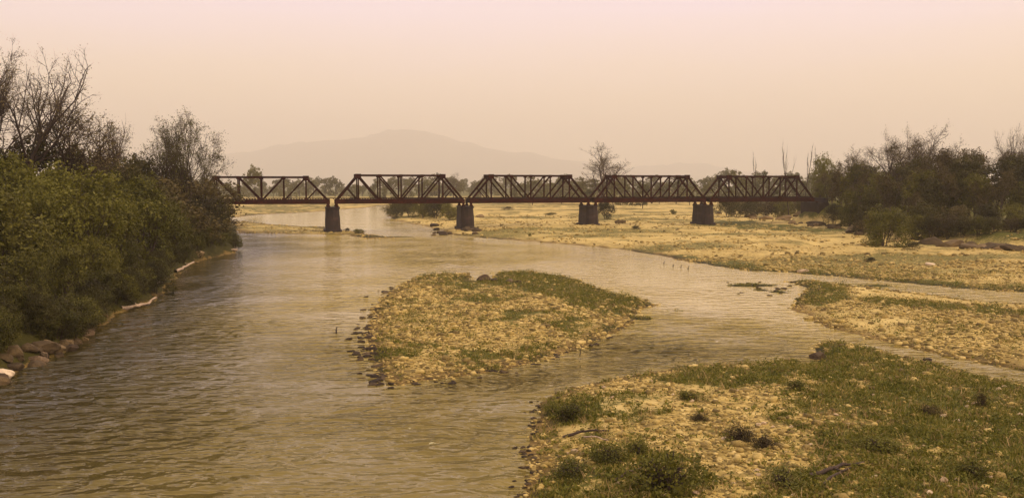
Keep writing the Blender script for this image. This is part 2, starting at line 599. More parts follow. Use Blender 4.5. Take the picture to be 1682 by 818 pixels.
GREEN = [  # turf patches: outline, strength, softness in metres
    (pxs([(815, 447), (885, 444), (940, 456), (1000, 475), (1075, 496), (1060, 509), (1000, 524), (950, 512), (890, 488), (840, 476), (795, 466)]), 1.3, 1.2),
    (pxs([(690, 454), (745, 447), (770, 452), (770, 470), (700, 475), (650, 480), (640, 500), (625, 500)]), 0.62, 1.5),
    (pxs([(640, 500), (720, 520), (760, 545), (700, 570), (640, 560), (620, 530)]), 0.42, 2.0),
    (pxs([(1290, 459), (1345, 461), (1385, 478), (1395, 498), (1350, 506), (1306, 500), (1318, 480)]), 1.0, 0.8),
    (pxs([(1400, 492), (1480, 500), (1600, 508), (1760, 520), (1760, 535), (1600, 522), (1500, 516), (1420, 508)]), 0.85, 0.8),
    (pxs([(1300, 444), (1400, 452), (1500, 462), (1600, 468), (1760, 480), (1760, 494), (1600, 485), (1500, 473), (1400, 461), (1330, 456), (1160, 437), (1060, 415), (1150, 424)]), 0.72, 1.5),
    (pxs([(1400, 552), (1480, 568), (1560, 586), (1760, 622), (1760, 635), (1560, 592), (1480, 575)]), 0.6, 0.4),
    (pxs([(1190, 366), (1300, 374), (1400, 384), (1440, 394), (1360, 393), (1260, 385), (1150, 376)]), 0.75, 2.5),
    (pxs([(800, 376), (1000, 378), (1150, 380), (1150, 384), (1000, 384), (800, 381)]), 0.35, 3.0),
    (pxs([(960, 338), (1130, 342), (1260, 350), (1160, 350), (1000, 345)]), 0.35, 5.0),
    (pxs([(785, 337), (960, 338), (960, 345), (800, 346)]), 0.5, 4.0),
    (pxs([(395, 341), (560, 336), (560, 344), (480, 350), (395, 356)]), 0.55, 6.0),
    (pxs([(395, 366), (520, 372), (640, 388), (560, 385), (395, 384)]), 0.42, 1.5),
    # the near bar: leafy green to the right, dry and stony towards the water
    (pxs([(1060, 615), (1230, 600), (1370, 560), (1560, 600), (1800, 650), (1900, 900), (1180, 900), (1200, 800), (1290, 770), (1280, 690), (1230, 650), (1100, 640)]), 0.80, 1.6),
    (pxs([(890, 760), (980, 720), (1080, 740), (1190, 800), (1180, 900), (900, 900), (885, 820)]), 0.72, 1.0),
    (pxs([(905, 665), (965, 655), (985, 690), (940, 700), (905, 690)]), 0.75, 0.6),
    (pxs([(930, 690), (1050, 690), (1060, 715), (950, 712)]), 0.5, 0.6),
]


def land(P, detail=True):
    """height of the ground, and what covers it"""
    P = np.asarray(P, float)
    x, y = P[:, 0], P[:, 1]
    r = np.hypot(x, y)
    jag = (fbm(x / 3.0, y / 3.0, 3) - 0.5) * np.clip(r / 60, 0.5, 3) * 1.3 + (fbm(x * 1.2, y * 1.2, 33) - 0.5) * 0.7
    jag = jag * np.where(r < 70, 0.6, 1.0)
    D = {}
    for k, poly in (('isl', ISLAND), ('near', NEARBAR), ('mid', MIDBAR), ('right', RIGHTBANK), ('left', LEFTBANK), ('spit', SPIT), ('far', FARLEFT), ('ter', TERRACE)):
        D[k] = sdf(P, poly) + (jag if k != 'ter' else jag * 2)
    h = np.full(len(P), -3.0)
    rough = fbm(x / 2.2, y / 2.2, 21) - 0.5
    big = fbm(x / 16, y / 16, 5) - 0.5

    def shore(d, slope, cap, k=1.0):
        up = cap * (1 - np.exp(-np.maximum(d, 0) * slope / cap))
        return np.where(d > 0, up, np.maximum(d * 0.22, -2.0))
    for k, slope, cap in (('isl', 0.10, 0.42), ('near', 0.14, 0.75), ('mid', 0.12, 0.6), ('right', 0.09, 1.0), ('spit', 0.05, 0.3), ('far', 0.05, 1.2), ('left', 0.9, 2.6)):
        h = np.maximum(h, shore(D[k], slope, cap))
    for cx, cy, rx, ry in ISLETS:
        c = px(cx, cy)
        dd = 1 - np.sqrt(((x - c[0]) / rx) ** 2 + ((y - c[1]) / (ry * 1.4)) ** 2)
        h = np.maximum(h, np.where(dd > -1, 0.26 * dd + rough * 0.14 - 0.03, -3))
    dry = sstep(0.05, 0.5, h)
    h = h + dry * (big * 0.55 + rough * 0.22) * np.clip(r / 70, 0.6, 2.5)
    # banks of the wood on the right, higher ground far off
    ter = sstep(0, 7, D['ter'])
    h = h + ter * (1.8 + 1.2 * (fbm(x / 20, y / 20, 8) - 0.5))
    h = h + sstep(450, 1400, r) * (D['right'] > -50) * 2.0
    # railway embankment at both ends of the bridge
    s = (x - B0[0]) * BE[0] + (y - B0[1]) * BE[1]
    q = np.abs((x - B0[0]) * BN[0] + (y - B0[1]) * BN[1])
    for e0 in (s - 4.10 * SPAN, -1.10 * SPAN - s):
        bank = 6.6 - np.maximum(q - 3.6, 0) / 1.5 - np.maximum(-e0, 0) / 1.2
        h = np.where(e0 > -12, np.maximum(h, bank), h)
    return h, D, jag


def cover(P, h, D):
    x, y = P[:, 0], P[:, 1]
    r = np.hypot(x, y)
    g = np.zeros(len(P))
    n1 = fbm(x / 5.0, y / 5.0, 41) - 0.5
    n2 = fbm(x / 1.3, y / 1.3, 47) - 0.5
    for poly, st, so in GREEN:
        d = sdf(P, poly)
        g = np.maximum(g, st * sstep(-so, so, d + n1 * 2.5 * so + n2 * 1.2 * so))
    g = g * np.clip(0.97 + 1.2 * n1 + 1.5 * n2, 0.25, 1.15)
    # thin weeds all over the gravel
    weeds = sstep(-0.10, 0.18, n1 + 0.8 * n2) * np.where(D['isl'] > 0, 0.74, np.where(D['near'] > 0, 0.5, 0.30))
    far = np.maximum(sstep(-0.02, 0.16, fbm(x / 26, y / 11, 53) - 0.5) * 0.58, sstep(0.05, 0.20, fbm(x / 7, y / 5, 59) - 0.5) * 0.52) * sstep(85, 130, r)
    g = np.maximum(g, np.maximum(weeds, far))
    g = np.maximum(g, sstep(-0.6, 0.8, D['left']) * 1.0)
    g = np.maximum(g, sstep(1, 6, D['ter']) * 0.85)
    g = np.maximum(g, sstep(520, 900, r) * 0.75)
    g = np.maximum(g, sstep(2.0, 3.2, h) * 0.95)
    g = np.clip(g, 0, 1)
    for cx, cy, rx, ry in ISLETS:
        c_ = px(cx, cy)
        g = np.where(((x - c_[0]) / rx) ** 2 + ((y - c_[1]) / (ry * 1.4)) ** 2 < 1.8, 1.0, g)
    wet = np.maximum(1 - sstep(0.05, 0.20, h + n2 * 0.12), sstep(-1.0, 0.0, D['left']) * 0.75)
    smooth = np.clip(sstep(110, 190, r) * 0.8 + sstep(0.0, 0.25, n1), 0, 1)
    sand = sdf(P, pxs([(1395, 470), (1500, 484), (1580, 494), (1682, 501), (1682, 508), (1560, 503), (1400, 490)]))
    smooth = np.maximum(smooth, sstep(-0.5, 1.0, sand))
    g = g * (1 - 0.85 * sstep(-0.5, 1.0, sand))
    return g, wet, smooth


def hz(p):
    return float(land(np.array([[p[0], p[1]]]))[0][0])


# ---------------------------------------------------------------- ground sheet
def polar(na, nr, r0, r1, half):
    dense = np.radians(np.linspace(-half, half, na))
    side = np.radians(np.linspace(half, 360 - half, 60)[1:-1])
    a = np.concatenate([dense, side])
    r = np.concatenate([[0.5], np.geomspace(r0, r1, nr)])
    A, R = np.meshgrid(a, r)
    X, Y = R * np.sin(A), R * np.cos(A)
    P = np.stack([X.ravel(), Y.ravel()], 1)
    m, n = len(r), len(a)
    i, j = np.meshgrid(np.arange(m - 1), np.arange(n), indexing='ij')
    j2 = (j + 1) % n
    Fq = np.stack([i * n + j, i * n + j2, (i + 1) * n + j2, (i + 1) * n + j], -1).reshape(-1, 4)
    return P, Fq[:, ::-1].copy()


P, Fq = polar(560, 480, 6.0, 17300.0, 38)
h, DD, _ = land(P)
g, wet, smo = cover(P, h, DD)
ground = mesh_obj('ground', np.column_stack([P, h]), Fq, GROUND_M, smooth=True)
tag(ground, 'sand, shingle bars and river banks', kind='structure')
ca = ground.data.color_attributes.new('cover', 'FLOAT_COLOR', 'POINT')
ca.data.foreach_set('color', np.column_stack([g, wet, smo, np.ones(len(P))]).astype(np.float32).ravel())

# ---------------------------------------------------------------- river
P, Fq = polar(180, 190, 6.0, 1500.0, 38)
h, DD, _ = land(P)
r = np.hypot(P[:, 0], P[:, 1])
calm = np.maximum(sstep(-6, 4, sdf(P, pxs([(1000, 430), (1100, 432), (1300, 456), (1310, 500), (1340, 545), (1240, 520), (1120, 500), (1010, 468), (900, 435)]))),
                  sstep(-6, 6, sdf(P, pxs([(560, 345), (634, 338), (640, 365), (720, 385), (650, 384), (580, 378), (380, 372), (390, 358)]))))
riff = np.maximum(sstep(-4, 3, sdf(P, pxs([(880, 560), (1000, 545), (1080, 525), (1180, 530), (1290, 560), (1300, 585), (1100, 600), (960, 625), (880, 640), (700, 650), (740, 620)]))),
                  sstep(-8, 6, sdf(P, pxs([(395, 388), (560, 390), (700, 392), (900, 410), (880, 430), (760, 440), (600, 430), (400, 400)]))))
live = 0.22 + 0.38 * sstep(130, 45, r)
live = live * (1 - 0.80 * calm) + 0.60 * riff
dl = np.maximum(-DD['left'], 0)                # deep along the left bank, shoaling towards the bars
shallow_sheen = np.clip(0.36 * sstep(3, 22, dl) + 0.10 * sstep(-0.4, -0.02, h) * (dl > 6) + 0.22 * calm + 0.48 * sstep(42, 90, r) * sstep(3, 15, dl), 0, 1)  # silt depth, plus sky reflection painted in by the calm and distance terms
foam = 0.25 + 0.75 * riff
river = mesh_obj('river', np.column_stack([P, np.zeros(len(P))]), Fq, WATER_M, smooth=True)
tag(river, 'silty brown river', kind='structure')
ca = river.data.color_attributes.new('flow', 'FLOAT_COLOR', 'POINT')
ca.data.foreach_set('color', np.column_stack([live, shallow_sheen, foam, np.ones(len(P))]).astype(np.float32).ravel())

# ---------------------------------------------------------------- hills far off
def ridge(name, prof, D, depth, label, seed):
    prof = np.array(prof, float)
    xs = np.linspace(-300, 2000, 240)
    yv = np.interp(xs, prof[:, 0], prof[:, 1])
    zc = np.array([ztop(v, D) for v in yv]) + (fbm(xs / 38.0, xs * 0 + 3.3, seed + 5, 4) - 0.5) * 0.011 * D
    vs = np.linspace(-1, 1, 50)
    XX, VV = np.meshgrid((xs - 841) / 1400 * D, vs)
    Z = zc[None, :] * np.exp(-(VV * 1.9) ** 2)
    nz = fbm(XX / 1100, VV * depth / 1100, seed, 5) - 0.5
    fine = fbm(XX / 150, VV * depth / 150, seed + 9, 3) - 0.5
    Z = Z * (1 + 0.55 * nz * (np.abs(VV) > 0.02) * np.clip(np.abs(VV) * 3, 0, 1)) + fine * 22
    V = np.stack([XX.ravel(), (D + VV * depth).ravel(), Z.ravel() - 4], 1)
    m, n = VV.shape
    i, j = np.meshgrid(np.arange(m - 1), np.arange(n - 1), indexing='ij')
    Fq = np.stack([i * n + j, i * n + j + 1, (i + 1) * n + j + 1, (i + 1) * n + j], -1).reshape(-1, 4)
    o = mesh_obj(name, V, Fq, HILL_M, smooth=True)
    tag(o, label, kind='structure')
    return o


ridge('hills', [(-300, 292), (100, 285), (250, 272), (360, 258), (420, 246), (470, 236), (510, 230), (560, 229), (600, 225), (640, 214), (665, 210), (700, 215), (735, 226), (760, 233), (800, 243), (870, 252), (940, 262), (1000, 274), (1080, 288), (1300, 300), (2000, 300)], 14000, 2600, 'long hill fading into the haze', 71)
ridge('hills', [(-300, 290), (400, 280), (700, 262), (850, 262), (960, 268), (1050, 274), (1110, 270), (1160, 270), (1210, 279), (1300, 287), (1500, 290), (2000, 288)], 16200, 800, 'low far ridge fading into the haze', 87)

# ---------------------------------------------------------------- bridge
bridge = empty('railway_bridge', (B0[0], B0[1], 0), BANG)
tag(bridge, 'long rusty steel truss railway bridge on masonry piers crossing the river', 'bridge')
TW = 5.5 / 2                                # half the distance between the two trusses


def beam_mesh(a, b, w, d, up=(0, 0, 1)):
    """bar from a to b, w across and d deep, slightly chamfered into an H-like built-up section"""
    a, b = Vector(a), Vector(b)
    t = (b - a).normalized()
    u = Vector(up)
    if abs(t.dot(u)) > 0.95:
        u = Vector((1, 0, 0))
    s = t.cross(u).normalized()
    n = s.cross(t).normalized()
    pr = [(-.5, -.5), (.5, -.5), (.5, -.34), (.30, -.34), (.30, .34), (.5, .34), (.5, .5), (-.5, .5), (-.5, .34), (-.30, .34), (-.30, -.34), (-.5, -.34)]
    V, k = [], len(pr)
    for c in (a, b):
        for (p, q) in pr:
            V.append(tuple(c + s * (p * w) + n * (q * d)))
    Fc = [(i, (i + 1) % k, k + (i + 1) % k, k + i) for i in range(k)]
    Fc += [tuple(range(k))[::-1], tuple(range(k, 2 * k))]
    return V, Fc


def boxv(x0, x1, y0, y1, z0, z1):
    V = [(x0, y0, z0), (x1, y0, z0), (x1, y1, z0), (x0, y1, z0), (x0, y0, z1), (x1, y0, z1), (x1, y1, z1), (x0, y1, z1)]
    return V, [(0, 3, 2, 1), (4, 5, 6, 7), (0, 1, 5, 4), (1, 2, 6, 5), (2, 3, 7, 6), (3, 0, 4, 7)]


def joined(name, parts, m, parent, smooth=False):
    V, Fc = [], []
    for v, f in parts:
        o = len(V)
        V += [tuple(p) for p in v]
        Fc += [tuple(i + o for i in q) for q in f]
    return mesh_obj(name, V, Fc, m, parent, smooth)


def place(name, vf, parent, m=RUST):
    return mesh_obj(name, vf[0], vf[1], m, parent)


def make_span(top):
    z0, z1 = 6.72, 7.72                     # bottom chord
    zt = top                                # top chord's upper edge
    x0 = 0.030 * SPAN
    L = SPAN - 2 * x0
    p = L / 6
    n = [x0 + p * i for i in range(7)]
    zc, zb = zt - 0.2, z1 - 0.25
    root = empty('truss_span', (0, 0, 0))
    root.parent = bridge
    for sy in (-TW, TW):
        place('bottom_chord', boxv(x0 - 0.35, x0 + L + 0.35, sy - 0.20, sy + 0.20, z0, z1), root)
        place('top_chord', beam_mesh((n[1] - 0.25, sy, zc), (n[5] + 0.25, sy, zc), 0.46, 0.42), root)
        place('end_post', beam_mesh((n[0], sy, zb), (n[1], sy, zc), 0.44, 0.44), root)
        place('end_post', beam_mesh((n[6], sy, zb), (n[5], sy, zc), 0.44, 0.44), root)
        for i in range(1, 6):
            place('post', beam_mesh((n[i], sy, zb), (n[i], sy, zc), 0.30, 0.30), root)
        for i, j in ((1, 2), (2, 3), (4, 3), (5, 4)):
            place('diagonal', beam_mesh((n[i], sy + 0.015, zc), (n[j], sy + 0.015, zb), 0.26, 0.34), root)
        for i, j in ((0, 1), (6, 5)):
            mx, mz = (n[i] + n[j]) / 2, (zb + zc) / 2
            place('sub_strut', beam_mesh((mx, sy, mz), (n[j], sy, zb), 0.18, 0.2), root)
        for i in range(1, 6):               # gusset plates
            s = 0.66 if i in (1, 5) else 0.36
            place('gusset_plate', boxv(n[i] - s, n[i] + s, sy - 0.26, sy + 0.26, zc - s - 0.1, zc + (0.34 if i in (1, 5) else 0.24)), root)
        for i in range(1, 6):
            place('gusset_plate', boxv(n[i] - 0.42, n[i] + 0.42, sy - 0.24, sy + 0.24, z1 - 0.30, z1 + 0.42), root)
    for i in (1, 5):                        # portals across the two ends
        place('portal_beam', boxv(n[i] - 0.16, n[i] + 0.16, -TW + 0.27, TW - 0.27, zc - 0.55, zc + 0.22), root)
        for s in (-1, 1):
            place('portal_brace', beam_mesh((n[i], s * (TW - 0.2), zc - 1.6), (n[i], s * (TW - 1.5), zc - 0.4), 0.18, 0.18, (1, 0, 0)), root)
    for i in (2, 3, 4):
        place('top_strut', beam_mesh((n[i], -TW + 0.2, zc), (n[i], TW - 0.2, zc), 0.22, 0.26), root)
    for i in range(1, 5):
        for s in (-1, 1):
            place('top_lateral', beam_mesh((n[i], -s * (TW - 0.2), zc + s * 0.02), (n[i + 1], s * (TW - 0.2), zc + s * 0.02), 0.12, 0.12), root)
    for i in range(7):
        place('cross_girder', boxv(n[i] - 0.14, n[i] + 0.14, -TW + 0.2, TW - 0.2, 6.78, 7.45), root)
    for s in (-0.9, 0.9):
        place('stringer', boxv(x0 - 0.3, x0 + L + 0.3, s - 0.12, s + 0.12, 7.455, 7.80), root)
        place('rail', boxv(0.005, SPAN - 0.005, s * 0.94 - 0.035, s * 0.94 + 0.035, 7.965, 8.10), root)
    sl = joined('sleepers', [boxv(x - 0.12, x + 0.12, -1.4, 1.4, 7.805, 7.96) for x in np.arange(0.3, SPAN - 0.2, 0.62)], WOOD_WET, root)
    sl['kind'] = 'stuff'
    return root


def copy_tree(o, parent=None):
    c = o.copy()
    COL.objects.link(c)
    c.parent = parent
    for ch in list(o.children):
        copy_tree(ch, c)
    return c


spanA = make_span(13.60)
spanA.location.x = 0
for k in (1, 2, 3):
    copy_tree(spanA, bridge).location.x = k * SPAN
spanB = make_span(13.10)
spanB.location.x = -SPAN


def pier_mesh(zb, zt, w0, w1, l0, l1, hexed=True):
    """tapered shaft with pointed cutwaters, coursed"""
    V, Fc = [], []
    lev = np.linspace(zb, zt, 9)
    rs = np.random.default_rng(5)
    prof = [(-.5, -.36), (-.34, -.455), (0, -.5), (.34, -.455), (.5, -.36), (.5, .36), (.34, .455), (0, .5), (-.34, .455), (-.5, .36)]
    k = len(prof)
    for z in lev:
        t = (z - zb) / (zt - zb)
        w, l = w0 + (w1 - w0) * t, l0 + (l1 - l0) * t
        for (a, b) in prof:
            j = rs.normal(0, 0.03, 2)
            V.append((a * w + j[0], b * l + j[1], z))
    for i in range(len(lev) - 1):
        for q in range(k):
            Fc.append((i * k + q, i * k + (q + 1) % k, (i + 1) * k + (q + 1) % k, (i + 1) * k + q))
    Fc += [tuple(range(k))[::-1], tuple(range((len(lev) - 1) * k, len(lev) * k))]
    return V, Fc


def make_pier(t, zb, label=None):
    V, Fc = pier_mesh(zb - 1.0, 5.55, 3.55, 3.05, 8.6, 7.6)
    o = mesh_obj('pier', V, Fc, MASONRY, bridge)
    o.location = (t * SPAN, 0, 0)
    joined('pier_cap', [pier_mesh(5.556, 5.98, 3.3, 3.3, 7.9, 7.9)], MASONRY, o)
    joined('footing', [pier_mesh(zb - 1.2, zb + 0.45, 4.3, 4.1, 9.6, 9.2)], MASONRY, o)
    for sx in (-0.95, 0.95):
        for sy in (-TW, TW):
            joined('bearing', [boxv(sx - 0.38, sx + 0.38, sy - 0.4, sy + 0.4, 5.985, 6.35), boxv(sx - 0.24, sx + 0.24, sy - 0.3, sy + 0.3, 6.355, 6.715)], RUST, o)
    if label:
        o['label'] = label
    return o


for t, lab in ((0, 'slim dark pier standing in the water'), (1, 'pier at the water line with rubble round its foot'), (2, 'pier on dry sand with a pale end face'), (3, 'wide pier on dry sand nearest the wood')):
    p = bridge_pt(t)
    make_pier(t, max(hz(p), -0.5), lab)
for t in (-1, 4):
    s = 1 if t == 4 else -1
    p = bridge_pt(t + 0.02 * s)
    zb = hz(bridge_pt(t)) - 0.6
    o = joined('abutment', [boxv(-1.6, 1.6, -4.2, 4.2, zb, 6.45), boxv(0.9 * s - 0.5, 0.9 * s + 0.5, -4.0, 4.0, 6.455, 7.7)], MASONRY, bridge)
    o.location = (t * SPAN + s * 1.5, 0, 0)
    for sy in (-TW, TW):
        joined('bearing', [boxv(-0.35, 0.35, sy - 0.35, sy + 0.35, 6.456, 6.715)], RUST, o).location.x = -s * 1.1

# ---------------------------------------------------------------- rocks
_t = (1 + 5 ** 0.5) / 2
ICO_V = np.array([(-1, _t, 0), (1, _t, 0), (-1, -_t, 0), (1, -_t, 0), (0, -1, _t), (0, 1, _t), (0, -1, -_t), (0, 1, -_t), (_t, 0, -1), (_t, 0, 1), (-_t, 0, -1), (-_t, 0, 1)], float)
ICO_V /= np.linalg.norm(ICO_V[0])
ICO_F = np.array([(0, 11, 5), (0, 5, 1), (0, 1, 7), (0, 7, 10), (0, 10, 11), (1, 5, 9), (5, 11, 4), (11, 10, 2), (10, 7, 6), (7, 1, 8), (3, 9, 4), (3, 4, 2), (3, 2, 6), (3, 6, 8), (3, 8, 9), (4, 9, 5), (2, 4, 11), (6, 2, 10), (8, 6, 7), (9, 8, 1)])


def subdiv(V, Fc):
    V = [tuple(v) for v in V]
    cache, out = {}, []

    def mid(a, b):
        k = (min(a, b), max(a, b))
        if k not in cache:
            m = np.array(V[a]) + np.array(V[b])
            V.append(tuple(m / np.linalg.norm(m)))
            cache[k] = len(V) - 1
        return cache[k]
    for a, b, c in Fc:
        x, y, z = mid(a, b), mid(b, c), mid(c, a)
        out += [(a, x, z), (b, y, x), (c, z, y), (x, y, z)]
    return np.array(V), np.array(out)


S1V, S1F = subdiv(ICO_V, ICO_F)
S2V, S2F = subdiv(S1V, S1F)


def rock_verts(rs, V=S2V, cuts=11, flat=0.85):
    """a boulder: a ball sliced by flat planes, then roughened"""
    W_ = V.copy()
    for _ in range(cuts):
        n = rs.normal(size=3)
        n /= np.linalg.norm(n)
        d = rs.uniform(0.50, 0.88)
        s = W_ @ n
        W_ = W_ - np.outer(np.maximum(s - d, 0) * 0.92, n)
    W_ = W_ * (1 + rs.normal(0, 0.025, (len(W_), 1)))
    return W_ * np.array([1.0, rs.uniform(0.7, 1.0), flat])


ROCK_ME = []
for i in range(7):
    me = bpy.data.meshes.new('rock')
    me.from_pydata(rock_verts(np.random.default_rng(100 + i)).tolist(), [], S2F.tolist())
    me.update()
    ROCK_ME.append(me)
ROCK_CACHE = {}


def rock(p, s, m, label, cat='rock', group=None, name='rock', seed=0, sink=0.3, z=None, tilt=0.15):
    key = (seed % len(ROCK_ME), m.name)
    if key not in ROCK_CACHE:
        me = ROCK_ME[seed % len(ROCK_ME)].copy()
        me.materials.append(m)
        ROCK_CACHE[key] = me
    o = bpy.data.objects.new(name, ROCK_CACHE[key])
    sx = s if hasattr(s, '__len__') else (s, s, s)
    zz = (max(hz(p), 0) if z is None else z)
    o.location = (p[0], p[1], zz + sx[2] * (0.62 - sink * 1.2) * 0.6)
    rs = np.random.default_rng(seed + 900)
    o.rotation_euler = (rs.normal(0, tilt), rs.normal(0, tilt), rs.uniform(-0.5, 0.5))
    o.scale = sx
    link(o)
    return tag(o, label, cat, group)

# ---------------------------------------------------------------- plants: generators
def tubes(segs):
    """segs: list of (points (n,3), radii (n,), sides) -> verts, quads"""
    V, Fc, o = [], [], 0
    for pts, rad, k in segs:
        pts = np.asarray(pts)
        n = len(pts)
        t = np.gradient(pts, axis=0)
        t /= np.linalg.norm(t, axis=1)[:, None] + 1e-9
        ref = np.array([0.31, 0.94, 0.13])
        u = np.cross(t, ref)
        u /= np.linalg.norm(u, axis=1)[:, None] + 1e-9
        v = np.cross(t, u)
        a = np.arange(k) * 2 * math.pi / k
        ring = u[:, None, :] * np.cos(a)[None, :, None] + v[:, None, :] * np.sin(a)[None, :, None]
        V.append((pts[:, None, :] + ring * np.asarray(rad)[:, None, None]).reshape(-1, 3))
        i, j = np.meshgrid(np.arange(n - 1), np.arange(k), indexing='ij')
        j2 = (j + 1) % k
        Fc.append(np.stack([o + i * k + j, o + i * k + j2, o + (i + 1) * k + j2, o + (i + 1) * k + j], -1).reshape(-1, 4))
        o += n * k
    return np.concatenate(V), np.concatenate(Fc)


def grow(rs, height, r0, levels=4, kids=(6, 5, 5, 4), lens=(1.0, 0.55, 0.5, 0.5), spread=(0.5, 0.7, 0.8, 0.9), wander=0.10, up=0.25, first=0.3, lean=(0, 0), stems=1):
    """skeleton of a tree: limbs, branches and twigs; returns tube segments and twig points"""
    segs, tips = [], []

    def branch(p, d, L, r, lev):
        n = max(3, int(6 - lev)) + (3 if lev == 0 else 0)
        pts, dirs = [p], []
        step = L / (n - 1)
        for i in range(n - 1):
            d = d + rs.normal(0, wander * (1 + 0.5 * lev), 3) + np.array([0, 0, up * 0.12 * (1 if lev else 0.5)])
            d = d / np.linalg.norm(d)
            dirs.append(d)
            p = p + d * step
            pts.append(p)
        dirs.append(d)
        rad = np.linspace(r, r * (0.35 if lev < levels - 1 else 0.3), n)
        segs.append((np.array(pts), rad, 7 if lev == 0 else (5 if lev == 1 else 3)))
        if lev >= levels - 1:
            tips.extend(pts[1:])
            return
        k = kids[lev]
        k = max(2, int(round(rs.normal(k, 0.7))))
        f0 = first if lev == 0 else 0.25
        for c in range(k):
            f = f0 + (1 - f0) * (c + rs.uniform(0.1, 0.9)) / k
            idx = f * (n - 1)
            i0 = min(int(idx), n - 2)
            q = pts[i0] + (pts[i0 + 1] - pts[i0]) * (idx - i0)
            ax = rs.normal(size=3)
            ax -= ax @ dirs[i0] * dirs[i0]
            ax /= np.linalg.norm(ax) + 1e-9
            sp = spread[lev] * rs.uniform(0.7, 1.25)
            nd = dirs[i0] * math.cos(sp) + ax * math.sin(sp) + np.array([0, 0, up * (0.6 if lev == 0 else 0.3)])
            nd /= np.linalg.norm(nd)
            rr = max(rad[i0] * rs.uniform(0.5, 0.72), 0.02)
            branch(q, nd, L * lens[lev] * (1.15 - 0.55 * (f - f0) / (1 - f0)) * rs.uniform(0.8, 1.2), rr, lev + 1)
        # leader goes on
        branch(pts[-1], dirs[-1], L * lens[lev] * 0.8, rad[-1] * 0.95, lev + 1)
    for s in range(stems):
        a = rs.uniform(0, 6.28)
        tilt = 0.0 if stems == 1 else rs.uniform(0.12, 0.4)
        d = np.array([math.cos(a) * tilt + lean[0], math.sin(a) * tilt + lean[1], 1.0])
        d /= np.linalg.norm(d)
        p0 = np.array([math.cos(a), math.sin(a), 0]) * (0 if stems == 1 else r0 * 1.3) + np.array([0, 0, -0.35])
        branch(p0, d, height * (0.62 if levels > 1 else 1) * rs.uniform(0.85, 1.0) if stems > 1 else height * 0.62, r0 if stems == 1 else r0 * rs.uniform(0.55, 0.9), 0)
    return segs, np.array(tips)


def fit(segs, tips, height, width=None):
    """scale a skeleton so that its top is at the height wanted"""
    allp = np.concatenate([s[0] for s in segs])
    k = height / np.percentile(tips[:, 2], 98.5)
    kw = k
    if width:
        rr = np.percentile(np.hypot(allp[:, 0], allp[:, 1]), 97)
        kw = width / 2 / rr
    S = np.array([kw, kw, k])
    segs = [(s[0] * S, s[1] * min(1.3, max(0.6, k)), s[2]) for s in segs]
    return segs, tips * S


def leaves(C, size, rs, flat=0.35, aspect=0.55, out=None):
    """one small diamond blade at every point of C"""
    n = len(C)
    nr = rs.normal(size=(n, 3))
    if out is not None:
        nr = nr * 0.75 + out
    nr[:, 2] += flat
    nr /= np.linalg.norm(nr, axis=1)[:, None] + 1e-9
    a = rs.normal(size=(n, 3))
    a -= (a * nr).sum(1)[:, None] * nr
    a /= np.linalg.norm(a, axis=1)[:, None] + 1e-9
    b = np.cross(nr, a)
    s = size * rs.lognormal(0, 0.3, (n, 1))
    fold = nr * s * rs.uniform(-0.25, 0.25, (n, 1))
    V = np.stack([C - a * s, C - b * s * aspect + fold, C + a * s, C + b * s * aspect + fold], 1).reshape(-1, 3)
    Fq = np.arange(4 * n).reshape(-1, 4)
    return V, Fq


def tip_leaves(tips, per, rad, size, rs, flat=0.3):
    k = rs.integers(0, len(tips), int(len(tips) * per))
    C = tips[k] + rs.normal(0, rad, (len(k), 3)) * np.array([1, 1, 0.75])
    C[:, 2] = np.maximum(C[:, 2], 0.12)
    return leaves(C, size, rs, flat)


def lobes(rs, w, d, h, n_lobes, n_leaf, size, z0=0.0, fine=0.5, flat=0.3):
    """bushy crown: leaf sprays gathered in uneven clumps over a rounded mass, with gaps between"""
    C, O = [], []
    cs = []
    for i in range(n_lobes):
        a, b = rs.uniform(0, 6.283), rs.uniform(0, 1) ** 0.8
        zz = b
        rr = math.sqrt(max(0, 1 - (max(zz - 0.35, 0) / 0.65) ** 2)) * rs.uniform(0.40, 0.88)
        cs.append((np.array([math.cos(a) * rr * w / 2, math.sin(a) * rr * d / 2, z0 + (h - z0) * (0.08 + 0.80 * zz)]), rs.uniform(0.11, 0.25) * min(w, h)))
    tot = sum(c[1] ** 2 for c in cs)
    for c, s in cs:
        n = int(n_leaf * s * s / tot)
        m = max(4, n // 22)
        # sprays inside the lobe
        u = rs.normal(size=(m, 3))
        u /= np.linalg.norm(u, axis=1)[:, None]
        u[:, 2] = u[:, 2] * 0.85 + 0.1
        sp = c + u * s * rs.uniform(0.55, 1.15, (m, 1))
        k = rs.integers(0, m, n)
        C.append(sp[k] + rs.normal(0, fine * 0.16 * s + 0.10, (n, 3)))
        O.append(u[k])
    C, O = np.concatenate(C), np.concatenate(O)
    C[:, 2] = np.maximum(C[:, 2], z0 + 0.05)
    return leaves(C, size, rs, flat, out=O * 0.8)


LIB = {}


def lib_tree(key, bark, leaf, build):
    """meshes of one kind of plant, one metre = one metre, base at the origin"""
    if key not in LIB:
        (bv, bf), lv = build(np.random.default_rng(abs(hash_key(key))))
        tm = mesh_data('trunk', bv, bf, bark, True)
        cm = mesh_data('crown', lv[0], lv[1], leaf) if lv is not None else None
        LIB[key] = (tm, cm)
    return LIB[key]


def hash_key(k):
    v = 7
    for ch in str(k):
        v = (v * 131 + ord(ch)) % 1000003
    return v


def mesh_data(name, V, Fc, m, smooth=False):
    o = mesh_obj(name, V, Fc, m, None, smooth)
    me = o.data
    bpy.data.objects.remove(o)
    return me


